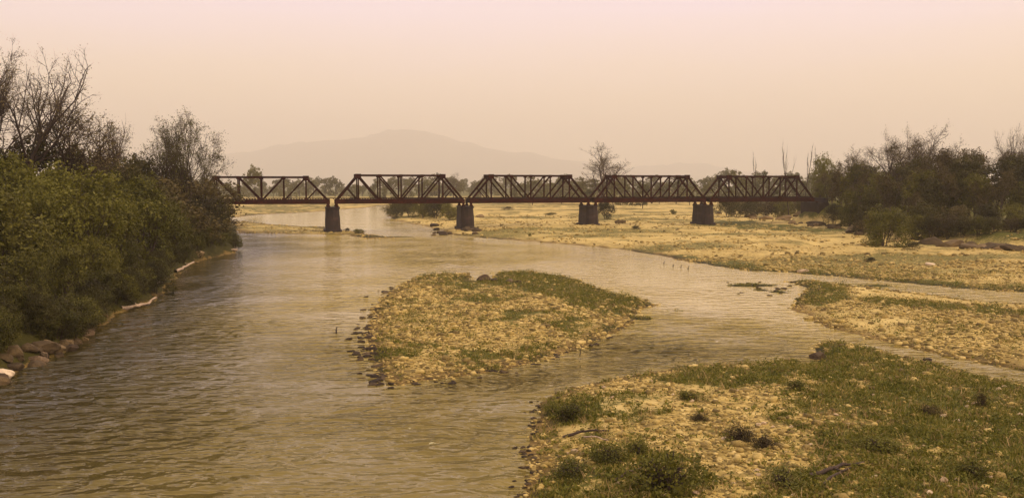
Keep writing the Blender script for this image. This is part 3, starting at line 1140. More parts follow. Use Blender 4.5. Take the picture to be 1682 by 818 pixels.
def put(name, key, p, scale, rz, label, cat, group=None, z=None, crown='crown', trunk='trunk'):
    tm, cm = LIB[key]
    zz = hz(p) if z is None else z
    e = empty(name, (p[0], p[1], zz - 0.05), rz, scale)
    link(bpy.data.objects.new(trunk, tm), e)
    if cm is not None:
        link(bpy.data.objects.new(crown, cm), e)
    return tag(e, label, cat, group)


# kinds of plant; heights are the built heights
def bare(height, width, r0, kids, seed_leaf=0.0, leaf=0.05, levels=4, first=0.3, up=0.3, stems=1, spread=(0.55, 0.65, 0.75, 0.85), lens=(0.62, 0.55, 0.5, 0.5), lean=(0, 0)):
    def b(rs):
        s, t = grow(rs, height, r0, levels, kids, lens=lens, first=first, up=up, stems=stems, spread=spread, lean=lean)
        s, t = fit(s, t, height, width)
        lv = tip_leaves(t, seed_leaf, 0.28, leaf, rs) if seed_leaf > 0 else None
        return tubes(s), lv
    return b


def leafy(height, width, r0, n_lobes, n_leaf, size, z0=0.22, stems=1, fine=0.5):
    def b(rs):
        s, t = grow(rs, height * 0.86, r0, 3, (6, 4, 3), first=0.2, up=0.2, stems=stems)
        s, t = fit(s, t, height * 0.88, width * 0.75)
        lv = lobes(rs, width, width, height, n_lobes, n_leaf, size, z0 * height, fine)
        tl = tip_leaves(t, 2.0, 0.35, size, rs)
        V = np.concatenate([lv[0], tl[0]])
        return tubes(s), (V, np.arange(len(V)).reshape(-1, 4))
    return b


lib_tree('bare_big', BARK, LEAF_BUD, bare(26, 21, 0.50, (10, 7, 5, 5), 2.0, 0.06, levels=5, first=0.30, up=0.36, spread=(0.7, 0.6, 0.7, 0.8), lens=(0.72, 0.6, 0.5, 0.45)))
lib_tree('bare_big_b', BARK, LEAF_BUD, bare(26, 18, 0.46, (9, 6, 5, 5), 2.0, 0.06, levels=5, first=0.35, up=0.5, spread=(0.5, 0.6, 0.7, 0.8)))
lib_tree('half_bare', BARK, LEAF_OLIVE, bare(20, 16, 0.34, (6, 5, 5, 4), 1.4, 0.08, levels=5, first=0.25, up=0.20, stems=3, spread=(0.8, 0.7, 0.75, 0.85), lens=(0.78, 0.58, 0.5, 0.5)))
lib_tree('half_bare_b', BARK, LEAF_OLIVE, bare(18, 11, 0.26, (9, 6, 5, 4), 1.1, 0.08, levels=5, first=0.2, up=0.4))
lib_tree('bare_mid', BARK, LEAF_BUD, bare(14, 11, 0.26, (9, 6, 5, 4), 1.0, 0.06, levels=5, first=0.35, up=0.4))
lib_tree('bare_far', BARK, LEAF_BUD, bare(14, 13, 0.30, (9, 6, 5, 3), 0.4, 0.08, levels=5, first=0.30, up=0.42, spread=(0.8, 0.7, 0.75, 0.85)))
lib_tree('snag', BARK, None, bare(12, 3.4, 0.075, (6, 3, 3), 0.0, levels=3, first=0.45, up=0.7, spread=(0.4, 0.5, 0.6), lens=(0.4, 0.5, 0.5)))
lib_tree('snag_b', BARK, None, bare(12, 2.2, 0.06, (5, 3, 2), 0.0, levels=3, first=0.5, up=0.8, spread=(0.32, 0.5, 0.6), lens=(0.35, 0.5, 0.5)))
lib_tree('twiggy', BARK, LEAF_BROWN, bare(9, 8, 0.14, (8, 6, 5, 4), 1.5, 0.09, first=0.08, up=0.3, stems=3))
lib_tree('dry_thicket', BARK, LEAF_BROWN, leafy(7, 8, 0.12, 11, 5200, 0.12, 0.02, stems=4))
lib_tree('round_bush', BARK, LEAF_GREEN, leafy(6, 6.6, 0.12, 26, 11000, 0.085, 0.02, stems=5, fine=0.7))
for i in range(3):
    lib_tree('green_bush_%d' % i, BARK, LEAF_GREEN, leafy(9, 9.5, 0.16, 21 + 2 * i, 9500, 0.125, 0.05, stems=4, fine=0.6))
    lib_tree('olive_bush_%d' % i, BARK, LEAF_OLIVE, leafy(8, 8.5, 0.15, 20 + 2 * i, 8200, 0.125, 0.03, stems=4, fine=0.6))
    lib_tree('dark_bush_%d' % i, BARK, LEAF_DARK, leafy(8, 8, 0.15, 20 + 2 * i, 8200, 0.125, 0.03, stems=3, fine=0.6))
    lib_tree('dark_tree_%d' % i, BARK, LEAF_DARK, leafy(14, 9, 0.22, 22 + 2 * i, 8500, 0.17, 0.22))
    lib_tree('brown_tree_%d' % i, BARK_PALE, LEAF_BROWN, bare(14, 9, 0.2, (10, 6, 5, 3), 5.0, 0.14, first=0.2, up=0.35))
    lib_tree('wood_tree_%d' % i, BARK, LEAF_OLIVE, leafy(14, 9, 0.22, 21 + 2 * i, 8000, 0.17, 0.20))
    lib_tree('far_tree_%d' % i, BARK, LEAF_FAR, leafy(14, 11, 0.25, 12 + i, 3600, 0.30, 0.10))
    lib_tree('low_shrub_%d' % i, BARK, LEAF_GREEN, leafy(1.0, 1.6, 0.02, 12 + i, 1100, 0.042, 0.02, stems=4))
    lib_tree('low_dry_shrub_%d' % i, BARK, LEAF_BROWN, leafy(0.9, 1.6, 0.02, 8 + i, 1100, 0.036, 0.02, stems=5))

# ---------------------------------------------------------------- left bank
KH = {'bare_big': 26, 'bare_big_b': 26, 'half_bare': 20, 'half_bare_b': 18, 'bare_mid': 14, 'bare_far': 14, 'snag': 12, 'snag_b': 12, 'twiggy': 9, 'dry_thicket': 7, 'round_bush': 6, 'green_bush': 9, 'olive_bush': 8, 'dark_bush': 8, 'dark_tree': 14, 'wood_tree': 14, 'brown_tree': 14, 'far_tree': 14}


def plant(name, key, x, D, ytop, rz, label, cat='tree', group=None, wide=1.0, zb=None):
    """stand a plant at picture column x, D metres off, its top reaching up to row ytop"""
    p = at(x, D)
    zz = hz(p) if zb is None else zb
    k = key
    while k not in KH:
        k = k.rsplit('_', 1)[0]
    s = (ztop(ytop, D) - zz) / KH[k]
    return put(name, key, p, (s * wide, s * wide, s), rz, label, cat, group, z=zz)


plant('bare_tree', 'bare_big', 40, 96, 46, 0.4, 'tallest leafless tree of the left bank, forked grey trunk above the bushes', wide=1.12)
plant('bare_tree', 'bare_big_b', -20, 92, 92, 2.2, 'tall leafless tree cut by the left picture edge', wide=0.9)
plant('bare_tree', 'bare_mid', 92, 104, 168, 1.3, 'small leafless tree leaning out under the tallest tree', wide=1.35)
plant('dead_tree', 'snag', 168, 118, 192, 0.3, 'thin dead tree with upright bare stems behind the left bank bushes', wide=1.3)
plant('budding_tree', 'half_bare_b', 212, 124, 206, 2.0, 'slender half-bare tree between the dead tree and the large round one', wide=0.85)
plant('budding_tree', 'half_bare', 306, 140, 194, 0.9, 'large round half-bare tree with open twigs by the first bridge span', wide=1.25)
plant('budding_tree', 'half_bare_b', 262, 132, 208, 4.0, 'half-leafed tree just before the large round tree', wide=0.9)
plant('evergreen_tree', 'dark_tree_0', 140, 112, 222, 0.0, 'dark dense tree standing below the thin dead tree', wide=1.0)
plant('evergreen_tree', 'dark_tree_1', 60, 100, 232, 1.0, 'dark dense tree round the foot of the tallest bare tree', wide=1.1)
plant('evergreen_tree', 'dark_tree_2', 232, 128, 250, 2.0, 'dark dense tree below the slender half-bare tree', wide=0.9)
plant('evergreen_tree', 'dark_tree_1', -50, 90, 225, 3.0, 'dark dense tree at the left picture edge', wide=1.1)
plant('evergreen_tree', 'dark_tree_0', 285, 150, 262, 3.6, 'dark tree below the large round half-bare tree', wide=0.9)
plant('thicket', 'dry_thicket', 330, 158, 290, 0.0, 'brown twiggy thicket in front of the first bridge end', 'bush', wide=1.5)
plant('thicket', 'dry_thicket', 290, 128, 286, 1.7, 'brown twiggy thicket behind the light green bush', 'bush', wide=1.3)
# bushes along the water
LB = [  # key, x, D, ytop, label, wide
    ('green_bush_0', 132, 84, 268, 'large olive green bush in the middle of the left bank', 1.05),
    ('green_bush_1', 238, 104, 296, 'light green feathery bush before the brown thicket', 1.0),
    ('green_bush_2', 64, 78, 300, 'broad green bush above the pale bank rocks', 1.0),
    ('olive_bush_0', -10, 70, 300, 'olive bush at the left picture edge', 1.1),
    ('dark_bush_0', 352, 146, 332, 'dark rounded bush overhanging the water at the first span', 1.15),
    ('dark_bush_1', 318, 136, 322, 'dark bush beside the rounded bush at the first span', 1.0),
    ('olive_bush_1', 190, 92, 330, 'olive bush below the large olive green one', 0.9),
    ('olive_bush_2', 285, 121, 330, 'olive bush leaning over the pale bank logs', 0.8),
    ('olive_bush_2', 150, 76, 388, 'low olive bush at the water behind the white log', 0.95),
    ('olive_bush_0', 95, 67, 400, 'low olive bush just above the rocky bank edge', 0.9),
    ('olive_bush_2', 30, 62, 415, 'low olive bush nearest the camera above the bank rocks', 0.95),
    ('olive_bush_1', 212, 86, 400, 'low spreading bush overhanging the white log', 0.8),
    ('olive_bush_0', 262, 106, 376, 'low rounded bush at the water under the feathery bush', 0.8),
    ('green_bush_1', 20, 84, 262, 'tall olive bush under the tallest bare tree', 0.9),
    ('dark_bush_2', 190, 116, 262, 'dark bush behind the large olive green bush', 1.1),
    ('green_bush_2', 165, 104, 282, 'green bush between the olive green and the feathery bush', 0.9),
    ('dark_bush_0', 250, 135, 282, 'dark bush behind the feathery bush', 1.1),
    ('dark_bush_2', -45, 56, 420, 'dark bush on the bank at the left picture edge', 1.0),
]
for i, (key, x, D, yt, lab, wd) in enumerate(LB):
    plant('bush', key, x, D, yt, i * 1.37, lab, 'bush', 'bushes along the left bank', wide=wd)

# low overhanging growth right at the left waterline
LINE = np.array([(-120, 672), (0, 618), (60, 588), (110, 572), (150, 540), (190, 514), (225, 499), (262, 484), (300, 444), (330, 425), (360, 417), (388, 410)], float)
rs = np.random.default_rng(77)
for i in range(30):
    x = 96 + 292 * i / 29
    q = px(x, np.interp(x, LINE[:, 0], LINE[:, 1]))
    q = q + np.array([-rs.uniform(0.2, 1.4), rs.uniform(0.0, 0.8)])
    k = rs.uniform(0.30, 0.46)
    put('bank_shrub', ('olive_bush_%d' if i % 2 else 'dark_bush_%d') % (i % 3), q, (k, k, rs.uniform(0.26, 0.42)), i * 2.1, 'low shrub hanging over the left waterline', 'shrub', 'low shrubs along the left waterline', z=max(hz(q), 0.2) - 0.2)
for i in range(14):
    x = -20 + 130 * i / 13
    q = px(x, np.interp(x, LINE[:, 0], LINE[:, 1])) + np.array([-rs.uniform(1.4, 3.4), rs.uniform(0.4, 1.6)])
    k = rs.uniform(0.25, 0.38)
    put('bank_shrub', ('olive_bush_%d' if i % 2 else 'dark_bush_%d') % (i % 3), q, (k, k, k), i * 1.3, 'low shrub above the rocks of the near left bank', 'shrub', 'low shrubs above the left bank rocks')

# ---------------------------------------------------------------- rocks and logs of the left bank
seed = 0
for x, y, s, lab in [(2, 612, (0.8, 0.7, 0.6), 'sunlit pale block at the left picture edge by the water'), (22, 590, (0.9, 0.8, 0.6), 'brown bank rock beside the sunlit pale block'), (70, 578, (1.2, 0.9, 0.7), 'largest reddish rock of the near left bank'),
                     (92, 574, (0.8, 0.7, 0.5), 'pale flat rock at the water beside the largest reddish rock'), (48, 583, (0.7, 0.6, 0.5), 'small reddish rock between the near bank rocks'), (28, 578, (0.8, 0.6, 0.5), 'reddish rock above the small near bank rock'),
                     (112, 562, (0.55, 0.5, 0.35), 'little grey rock further along the near left bank'), (140, 542, (0.7, 0.45, 0.35), 'greenish rounded stone under the bank shrubs'), (172, 520, (0.5, 0.4, 0.3), 'small pale stone before the white log'),
                     (205, 493, (0.8, 0.6, 0.5), 'dark rock behind the near end of the white log'), (325, 424, (1.5, 1.0, 0.9), 'pale pinkish boulder under the far bank bushes'), (60, 592, (0.6, 0.5, 0.3), 'low wet rock at the foot of the reddish rock'), (12, 598, (0.7, 0.6, 0.5), 'low rock right under the sunlit pale block')]:
    seed += 1
    p = px(x, y, 0.3)
    rock(p, s, PALE_STONE if 'sunlit pale block at' in lab else ROCK_PINK, lab, seed=seed, z=max(min(hz(p), 0.6), 0.0), group='rocks of the left bank')


rs = np.random.default_rng(19)
for i in range(34):
    x = rs.uniform(-5, 150)
    y = np.interp(x, LINE[:, 0], LINE[:, 1]) + rs.uniform(-9, 3)
    p = px(x, y, 0.3)
    k = rs.uniform(0.18, 0.55)
    seed += 1
    rock(p, (k * 1.2, k, k), ROCK_PINK if i % 4 else ROCK, 'lesser brown rock in the rocky foot of the near left bank', seed=seed, z=np.clip(hz(p), 0, 0.7), group='lesser rocks of the near left bank')


def log(name, pts, r0, r1, m, label, cat='log', group=None):
    pts = np.array(pts, float)
    k = np.linspace(0, len(pts) - 1, 11)
    i = np.minimum(k.astype(int), len(pts) - 2)
    f = (k - i)[:, None]
    q = pts[i] * (1 - f) + pts[i + 1] * f
    q += np.random.default_rng(len(label)).normal(0, r0 * 0.25, q.shape)
    base = q[0].copy()
    rad = np.linspace(r0, r1, len(q))
    segs = [(q - base, rad, 7)]
    rs_ = np.random.default_rng(len(label) + 3)
    for j in (4, 8):
        d = rs_.normal(0, 1, 3)
        d[2] = abs(d[2]) * 0.5 + 0.2
        segs.append((np.array([q[j] - base, q[j] - base + d * r0 * 1.2, q[j] - base + d * r0 * 2]), np.array([rad[j] * 0.5, rad[j] * 0.35, rad[j] * 0.15]), 5))
    V, Fc = tubes(segs)
    o = mesh_obj(name, V, Fc, m, None, True)
    o.location = base
    return tag(o, label, cat, group)


def p3(x, y, z):
    q = px(x, y, z)
    return (q[0], q[1], z)


log('driftwood_log', [p3(200, 506, 0.25), p3(222, 503, 0.22), p3(242, 498, 0.25), p3(258, 489, 0.55)], 0.19, 0.09, DRIFT, 'long bent white driftwood log at the left waterline', group='driftwood of the left bank')
log('driftwood_log', [p3(288, 446, 0.3), p3(302, 439, 0.35), p3(318, 431, 0.6)], 0.22, 0.10, DRIFT, 'short white log slanting up the bank further along', group='driftwood of the left bank')
log('driftwood_log', [p3(252, 470, 0.5), p3(268, 462, 0.6), p3(280, 452, 0.9)], 0.16, 0.07, DRIFT, 'thin pale log half hidden under the bank bushes', group='driftwood of the left bank')
log('driftwood_log', [p3(360, 413, 0.35), p3(376, 411.5, 0.35), p3(390, 411, 0.4)], 0.26, 0.16, DRIFT, 'straight pale log at the foot of the dark rounded bush', group='driftwood of the left bank')

# ---------------------------------------------------------------- right bank wood
for key, x, D, yt, lab, wd in [
    ('bare_big', 1672, 180, 194, 'tall leafless tree cut by the right picture edge', 0.75),
    ('bare_mid', 1446, 200, 226, 'bare tree with several thin stems at the left of the bare row', 1.0),
    ('bare_mid', 1480, 204, 222, 'bare tree with a wide flat top in the bare row', 1.1),
    ('bare_far', 1518, 190, 212, 'dark limbed bare tree with layered boughs above the wood', 0.8),
    ('bare_mid', 1408, 210, 248, 'short bare tree at the start of the wood', 0.9),
    ('bare_mid', 1572, 196, 238, 'bare topped tree in the middle of the right wood', 1.0),
    ('bare_mid', 1632, 190, 244, 'bare topped tree near the right picture edge', 0.9),
    ('snag', 1296, 262, 230, 'tallest thin dead tree behind the last bridge span', 1.0),
    ('snag_b', 1320, 268, 236, 'thin pole-like dead tree right of the tallest dead one', 1.1),
    ('snag_b', 1334, 270, 240, 'thin dead tree nearest the end of the bridge', 0.9),
    ('snag_b', 1243, 300, 248, 'faint dead tree behind the middle of the last span', 1.0),
]:
    plant('dead_tree' if 'snag' in key else 'bare_tree', key, x, D, yt, x * 0.37, lab, wide=wd)
plant('green_tree', 'green_bush_0', 1358, 250, 254, 0.5, 'bright green leafy tree rising beside the end of the bridge', wide=0.55)
plant('bush', 'round_bush', 1455, 141, 344, 0.9, 'round green bush standing alone on the gravel before the wood', 'bush', wide=1.1)
WOOD = [('dark_tree', 1540, 178, 250, 1.25), ('dark_tree', 1500, 184, 262, 1.1), ('wood_tree', 1410, 205, 268, 1.0), ('dark_tree', 1385, 225, 285, 1.0), ('wood_tree', 1440, 192, 282, 1.0), ('dark_tree', 1590, 172, 254, 1.1), ('wood_tree', 1620, 182, 248, 1.1),
        ('dark_tree', 1655, 168, 262, 1.15), ('dark_tree', 1700, 172, 250, 1.2), ('wood_tree', 1470, 178, 290, 0.9), ('dark_tree', 1530, 166, 296, 1.0), ('wood_tree', 1570, 168, 290, 1.0), ('dark_tree', 1615, 160, 300, 1.0), ('wood_tree', 1682, 158, 296, 1.0),
        ('wood_tree', 1345, 240, 300, 0.9), ('dark_tree', 1365, 228, 310, 0.9), ('dark_tree', 1430, 176, 318, 0.8), ('wood_tree', 1395, 195, 312, 0.8), ('dark_tree', 1500, 162, 318, 0.9), ('dark_tree', 1750, 165, 255, 1.2), ('dark_tree', 1560, 205, 262, 1.2), ('wood_tree', 1640, 210, 252, 1.2), ('dark_tree', 1720, 200, 245, 1.2), ('dark_tree', 1460, 215, 272, 1.2)]
for i, (k, x, D, yt, wd) in enumerate(WOOD):
    plant('wood_tree', '%s_%d' % (k if i % 3 else 'brown_tree', i % 3), x, D, yt, i * 1.9, 'dense dark tree crowded into the right bank wood', 'tree', 'trees of the right bank wood', wide=wd)
WOOD2 = [('brown_tree', 1352, 246, 286, 1.0), ('wood_tree', 1372, 238, 280, 1.0), ('brown_tree', 1392, 222, 272, 1.0), ('wood_tree', 1425, 214, 270, 1.1), ('brown_tree', 1416, 200, 288, 1.0), ('wood_tree', 1452, 186, 288, 1.0), ('brown_tree', 1484, 176, 280, 1.0), ('wood_tree', 1516, 172, 276, 1.0), ('brown_tree', 1550, 168, 272, 1.0), ('wood_tree', 1600, 164, 282, 1.0), ('brown_tree', 1640, 162, 280, 1.0),
         ('wood_tree', 1665, 176, 258, 1.0), ('brown_tree', 1700, 160, 275, 1.0), ('wood_tree', 1490, 225, 262, 1.2), ('brown_tree', 1380, 250, 268, 1.1)]
for i, (k, x, D, yt, wd) in enumerate(WOOD2):
    plant('wood_tree', '%s_%d' % (k, i % 3), x, D, yt, i * 2.3, 'loose crowned brownish green tree filling the right bank wood', 'tree', 'trees of the right bank wood', wide=wd)
UNDER = [(1350, 232, 330), (1372, 212, 336), (1396, 196, 340), (1418, 180, 345), (1438, 168, 348), (1480, 160, 350), (1505, 156, 352), (1530, 154, 354), (1556, 152, 352), (1582, 150, 356), (1608, 149, 354), (1634, 147, 358), (1660, 146, 356), (1686, 145, 358), (1715, 144, 356), (1520, 158, 336), (1570, 156, 334), (1620, 154, 336), (1670, 152, 334)]
for i, (x, D, yt) in enumerate(UNDER):
    plant('undergrowth_bush', ['dry_thicket', 'dark_bush_1', 'olive_bush_2', 'dark_bush_0'][i % 4], x, D, yt, i * 1.3, 'brownish bush in the undergrowth edging the right wood', 'bush', 'undergrowth along the right wood', wide=1.15)

# rock slabs along the edge of the wood
for x, y, s, lab in [(1235, 356, (2.6, 1.6, 1.2), 'dark boulder at the near end of the rocks under the last span'), (1258, 358, (3.4, 1.8, 1.1), 'broad brown slab under the last span'), (1285, 361, (3.0, 1.8, 1.2), 'pale topped slab beside the broad brown one'), (1312, 364, (2.6, 1.6, 1.0), 'low slab below the end of the bridge'),
                     (1340, 366, (3.2, 1.7, 1.0), 'long flat slab below the bridge end'), (1372, 368, (2.6, 1.5, 0.8), 'thin flat slab between the bridge end and the green bush'), (1400, 380, (1.9, 1.3, 1.0), 'pinkish boulder behind the round green bush'), (1412, 386, (1.3, 1.0, 0.7), 'small boulder behind the round green bush'),
                     (1440, 403, (1.5, 0.9, 0.7), 'dark rock at the foot of the round green bush'), (1474, 398, (1.4, 0.9, 0.6), 'dark rock beside the foot of the round green bush'), (1530, 398, (2.6, 1.6, 1.1), 'pale rounded slab at the edge of the wood'), (1560, 399, (2.8, 1.5, 1.0), 'grooved brown slab next to the pale rounded one'),
                     (1590, 402, (1.8, 1.2, 0.8), 'dark slab end under the wood'), (1635, 403, (2.2, 1.2, 0.7), 'flat slab near the right picture edge'), (1665, 408, (2.0, 1.2, 0.8), 'dark boulder cut by the right picture edge'), (1180, 352, (1.8, 1.2, 0.7), 'low dark rock beside the last pier'),
                     (1018, 366, (2.0, 1.3, 0.8), 'dark rock lump on the sand right of the third pier'), (790, 358, (1.8, 1.2, 0.8), 'dark rock beside the second pier'), (1318, 451, (0.9, 0.5, 0.35), 'pale flat rock at the mouth of the side channel'), (1530, 436, (0.8, 0.5, 0.4), 'white flat rock on the far gravel')]:
    seed += 1
    p = px(x, y, 0.6)
    zz = min(hz(p), 1.6)
    p = px(x, y, zz)
    s = (s[0] * 0.95, s[1] * 0.9, s[2] * 1.1)
    rock(p, s, PALE_STONE if lab.startswith(('pale flat', 'white')) else ROCK_PINK, lab, seed=seed, z=min(hz(p), 2.5), tilt=0.1, sink=0.1)
# lesser blocks among the slabs
rs = np.random.default_rng(15)
for i in range(46):
    x = rs.uniform(1228, 1420) if i < 26 else rs.uniform(1500, 1690)
    y = (np.interp(x, [1228, 1300, 1420], [355, 362, 383]) if i < 26 else np.interp(x, [1500, 1690], [395, 408])) + rs.normal(0, 2.2)
    p = px(x, y, 0.8)
    zz = min(hz(p), 1.6)
    p = px(x, y, zz)
    seed += 1
    k = rs.uniform(0.4, 1.0)
    rock(p, (k * 1.5, k, k * 0.9), ROCK_PINK if i % 5 else WET_STONE, 'brown block among the rocks below the bridge end' if i < 26 else 'brown block among the rocks edging the right wood', seed=seed, group='blocks below the bridge end' if i < 26 else 'blocks edging the right wood', z=min(hz(p), 2.5), sink=0.1)
# rubble round the second pier
rs = np.random.default_rng(5)
for i in range(16):
    x, y = rs.uniform(712, 792), rs.uniform(372, 388)
    if x > 760: y = rs.uniform(376, 387)
    p = px(x, y)
    seed += 1
    rock(p, rs.uniform(0.5, 1.3) * np.array([1.2, 0.9, 0.8]), WET_STONE, 'dark stone in the rubble round the foot of the second pier', seed=seed, group='rubble at the second pier', z=max(hz(p), 0.0))

# scrub behind the second pier and scattered on the far gravel
for i, (x, D, yt) in enumerate([(650, 290, 328), (672, 284, 326), (695, 278, 326), (716, 268, 330), (738, 262, 334), (660, 300, 324), (704, 292, 324), (728, 284, 328)]):
    plant('scrub_bush', 'dark_bush_%d' % (i % 3) if i % 2 else 'olive_bush_%d' % (i % 3), x, D, yt, i * 1.1, 'dark bush in the thicket behind the second pier', 'bush', 'thicket behind the second pier', wide=1.35)
for i in range(16):
    x = 1190 + 165 * (i + 0.5) / 16
    plant('scrub_bush', ['dark_bush_0', 'olive_bush_1', 'dry_thicket', 'dark_bush_2'][i % 4], x, 268 + 22 * (i % 3) - (24 if x > 1335 else 0), 325 + (i * 5) % 9, i * 1.7, 'dark bush in the scrub under the last span', 'bush', 'scrub under the last span', wide=1.3)
plant('scrub_bush', 'dark_bush_0', 994, 262, 331, 0.0, 'dark bush tucked behind the third pier', 'bush', wide=1.2)
for x, y, s, key, lab in [(1500, 410, (0.42, 0.3, 0.16), 'dark_bush_1', 'flat dark shrub on the gravel before the round green bush'), (1105, 352, (0.35, 0.3, 0.22), 'olive_bush_1', 'small olive shrub on the far sand between the last two piers'), (1045, 374, (0.3, 0.25, 0.12), 'dark_bush_2', 'low dark shrub on the sand right of the third pier'),
                          (905, 352, (0.6, 0.35, 0.12), 'olive_bush_0', 'low scrub on the sand before the third pier'), (835, 345, (0.7, 0.4, 0.16), 'dark_bush_1', 'low scrub on the sand right of the second pier'), (870, 385, (0.10, 0.1, 0.09), 'olive_bush_2', 'tiny shrub alone on the near sand below the third span'),
                          (590, 384, (0.35, 0.2, 0.13), 'green_bush_0', 'low green shrub at the end of the spit by the first pier'), (1430, 430, (0.2, 0.15, 0.08), 'dark_bush_0', 'little dark shrub on the gravel left of the white rock'), (570, 380, (0.2, 0.2, 0.1), 'dark_bush_0', 'little dark shrub beside the first pier')]:
    p = px(x, y, 0.5)
    p = px(x, y, max(hz(p), 0))
    put('shrub', key, p, s, x, lab, 'shrub', 'shrubs scattered on the gravel')

# trees beyond the bridge
plant('bare_tree', 'bare_far', 988, 330, 240, 1.0, 'lone bare tree standing behind the third pier', wide=1.35)
plant('broad_tree', 'far_tree_1', 420, 480, 274, 0.6, 'flat topped tree seen through the first span', wide=0.8)
plant('bare_tree', 'bare_far', 745, 560, 285, 2.0, 'small hazy bare tree between the second and third spans', wide=1.0)
rs = np.random.default_rng(23)
for i in range(120):
    x = 330 + (i + rs.uniform(0, 1)) * 1030 / 120
    D = rs.uniform(520, 760) if i % 2 else rs.uniform(700, 980)
    if 830 < x < 1360 and i % 3 == 0:
        D = rs.uniform(360, 520)
    yt = rs.uniform(286, 304) + (4 if x < 700 else 0)
    if x > 1180: yt -= rs.uniform(2, 12)
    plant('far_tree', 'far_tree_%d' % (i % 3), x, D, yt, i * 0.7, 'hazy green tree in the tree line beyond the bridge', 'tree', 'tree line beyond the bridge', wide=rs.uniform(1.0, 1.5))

# ---------------------------------------------------------------- stones in and beside the water
rs = np.random.default_rng(31)
rock(px(796, 461), (0.95, 0.8, 0.75), ROCK, 'large grey boulder at the little inlet of the island', seed=2)
rock(px(812, 464), (0.6, 0.5, 0.45), ROCK, 'smaller boulder beside the large grey one on the island', seed=4)
rock(px(838, 467), (0.7, 0.5, 0.4), ROCK, 'flat reddish boulder on the grassy end of the island', seed=5)
rock(px(851, 469), (0.5, 0.4, 0.35), ROCK_PINK, 'pinkish stone by the flat reddish boulder', seed=1)
rock(px(1342, 589), (0.62, 0.5, 0.5), WET_STONE, 'dark rock alone in the shallows beside the near gravel bar', seed=3)
rock(px(1525, 592), (0.35, 0.3, 0.25), WET_STONE, 'small dark rock in the narrow side channel', seed=6)
for i in range(110):                        # left edge of the island
    e = rs.uniform(0, 1)
    y = 470 + 165 * e
    xe = np.interp(y, [470, 480, 500, 530, 560, 590, 617, 634], [655, 640, 622, 608, 604, 612, 625, 645])
    x = xe - abs(rs.normal(0, 14 + 10 * e)) + 6
    p = px(x, y)
    s = rs.uniform(0.10, 0.26) * (1.5 if rs.uniform() < 0.12 else 1)
    rock(p, (s * 1.5, s, s * 0.8), WET_STONE, 'dark wet stone breaking the water along the left edge of the island', 'stone', 'wet stones at the left edge of the island', 'stone', seed=i, z=-0.02)
for i in range(40):                         # the island's near edge and the rapids
    x = rs.uniform(640, 1040)
    y = np.interp(x, [640, 700, 780, 840, 900, 960, 1010, 1046], [634, 625, 615, 605, 590, 570, 545, 522]) + rs.normal(1, 4)
    p = px(x, y)
    s = rs.uniform(0.08, 0.2)
    rock(p, (s * 1.5, s, s * 0.8), WET_STONE, 'dark wet stone along the near edge of the island', 'stone', 'wet stones at the near edge of the island', 'stone', seed=i + 3, z=-0.01)
for i in range(64):                        # water's edge of the near bar
    y = rs.uniform(655, 818)
    xe = np.interp(y, [655, 664, 700, 740, 770, 800, 840], [900, 884, 880, 866, 876, 862, 850])
    x = xe + rs.normal(-2, 9)
    p = px(x, y)
    s = rs.uniform(0.05, 0.14)
    rock(p, (s * 1.4, s, s * 0.8), WET_STONE, 'dark wet stone along the water edge of the near gravel bar', 'stone', 'wet stones at the near gravel bar', 'stone', seed=i + 5, z=max(hz(p), 0) - 0.01)
for i in range(20):
    x, y = rs.uniform(1195, 1300), rs.uniform(462, 486)
    p = px(x, y)
    s = rs.uniform(0.12, 0.3)
    rock(p, (s * 1.6, s, s * 0.7), WET_STONE, 'dark stone in the calm water before the grassy tip', 'stone', 'stones in the calm water', 'stone', seed=i + 1, z=-0.02)
# pale stones lying in the grass of the near bar
for i in range(62):
    x, y = rs.uniform(900, 1690), rs.uniform(610, 825)
    p = px(x, y, 0.6)
    d = sdf(p[None, :], NEARBAR)[0]
    if d < 1.5:
        continue
    s = rs.uniform(0.06, 0.15) * (1.4 if rs.uniform() < 0.15 else 1)
    rock(p, (s * 1.3, s, s * 0.9), PALE_STONE, 'pale stone lying in the grass of the near gravel bar', 'stone', 'pale stones on the near gravel bar', 'stone', seed=i, z=hz(p) + s * 0.2)

# stakes and snags standing in the water
for x, y, h_, lab in [(551, 548, 0.5, 'short dark stump sticking out of the water left of the island'), (1090, 434, 0.45, 'leftmost dark stake in the calm water'), (1105, 438, 0.32, 'second dark stake from the left in the calm water'), (1118, 440, 0.38, 'third dark stake from the left in the calm water'), (1130, 443, 0.5, 'rightmost dark stake in the calm water'), (952, 585, 0.6, 'thin twig standing in the rapids')]:
    p = px(x, y)
    log('stake' if 'stake' in lab else 'snag', [(p[0], p[1], -0.3), (p[0] + 0.05, p[1], h_ * 0.5), (p[0] + 0.12, p[1] + 0.05, h_)], 0.07 if 'twig' not in lab else 0.03, 0.03 if 'twig' not in lab else 0.015, WOOD_WET, lab, 'stake' if 'stake' in lab else 'stump')

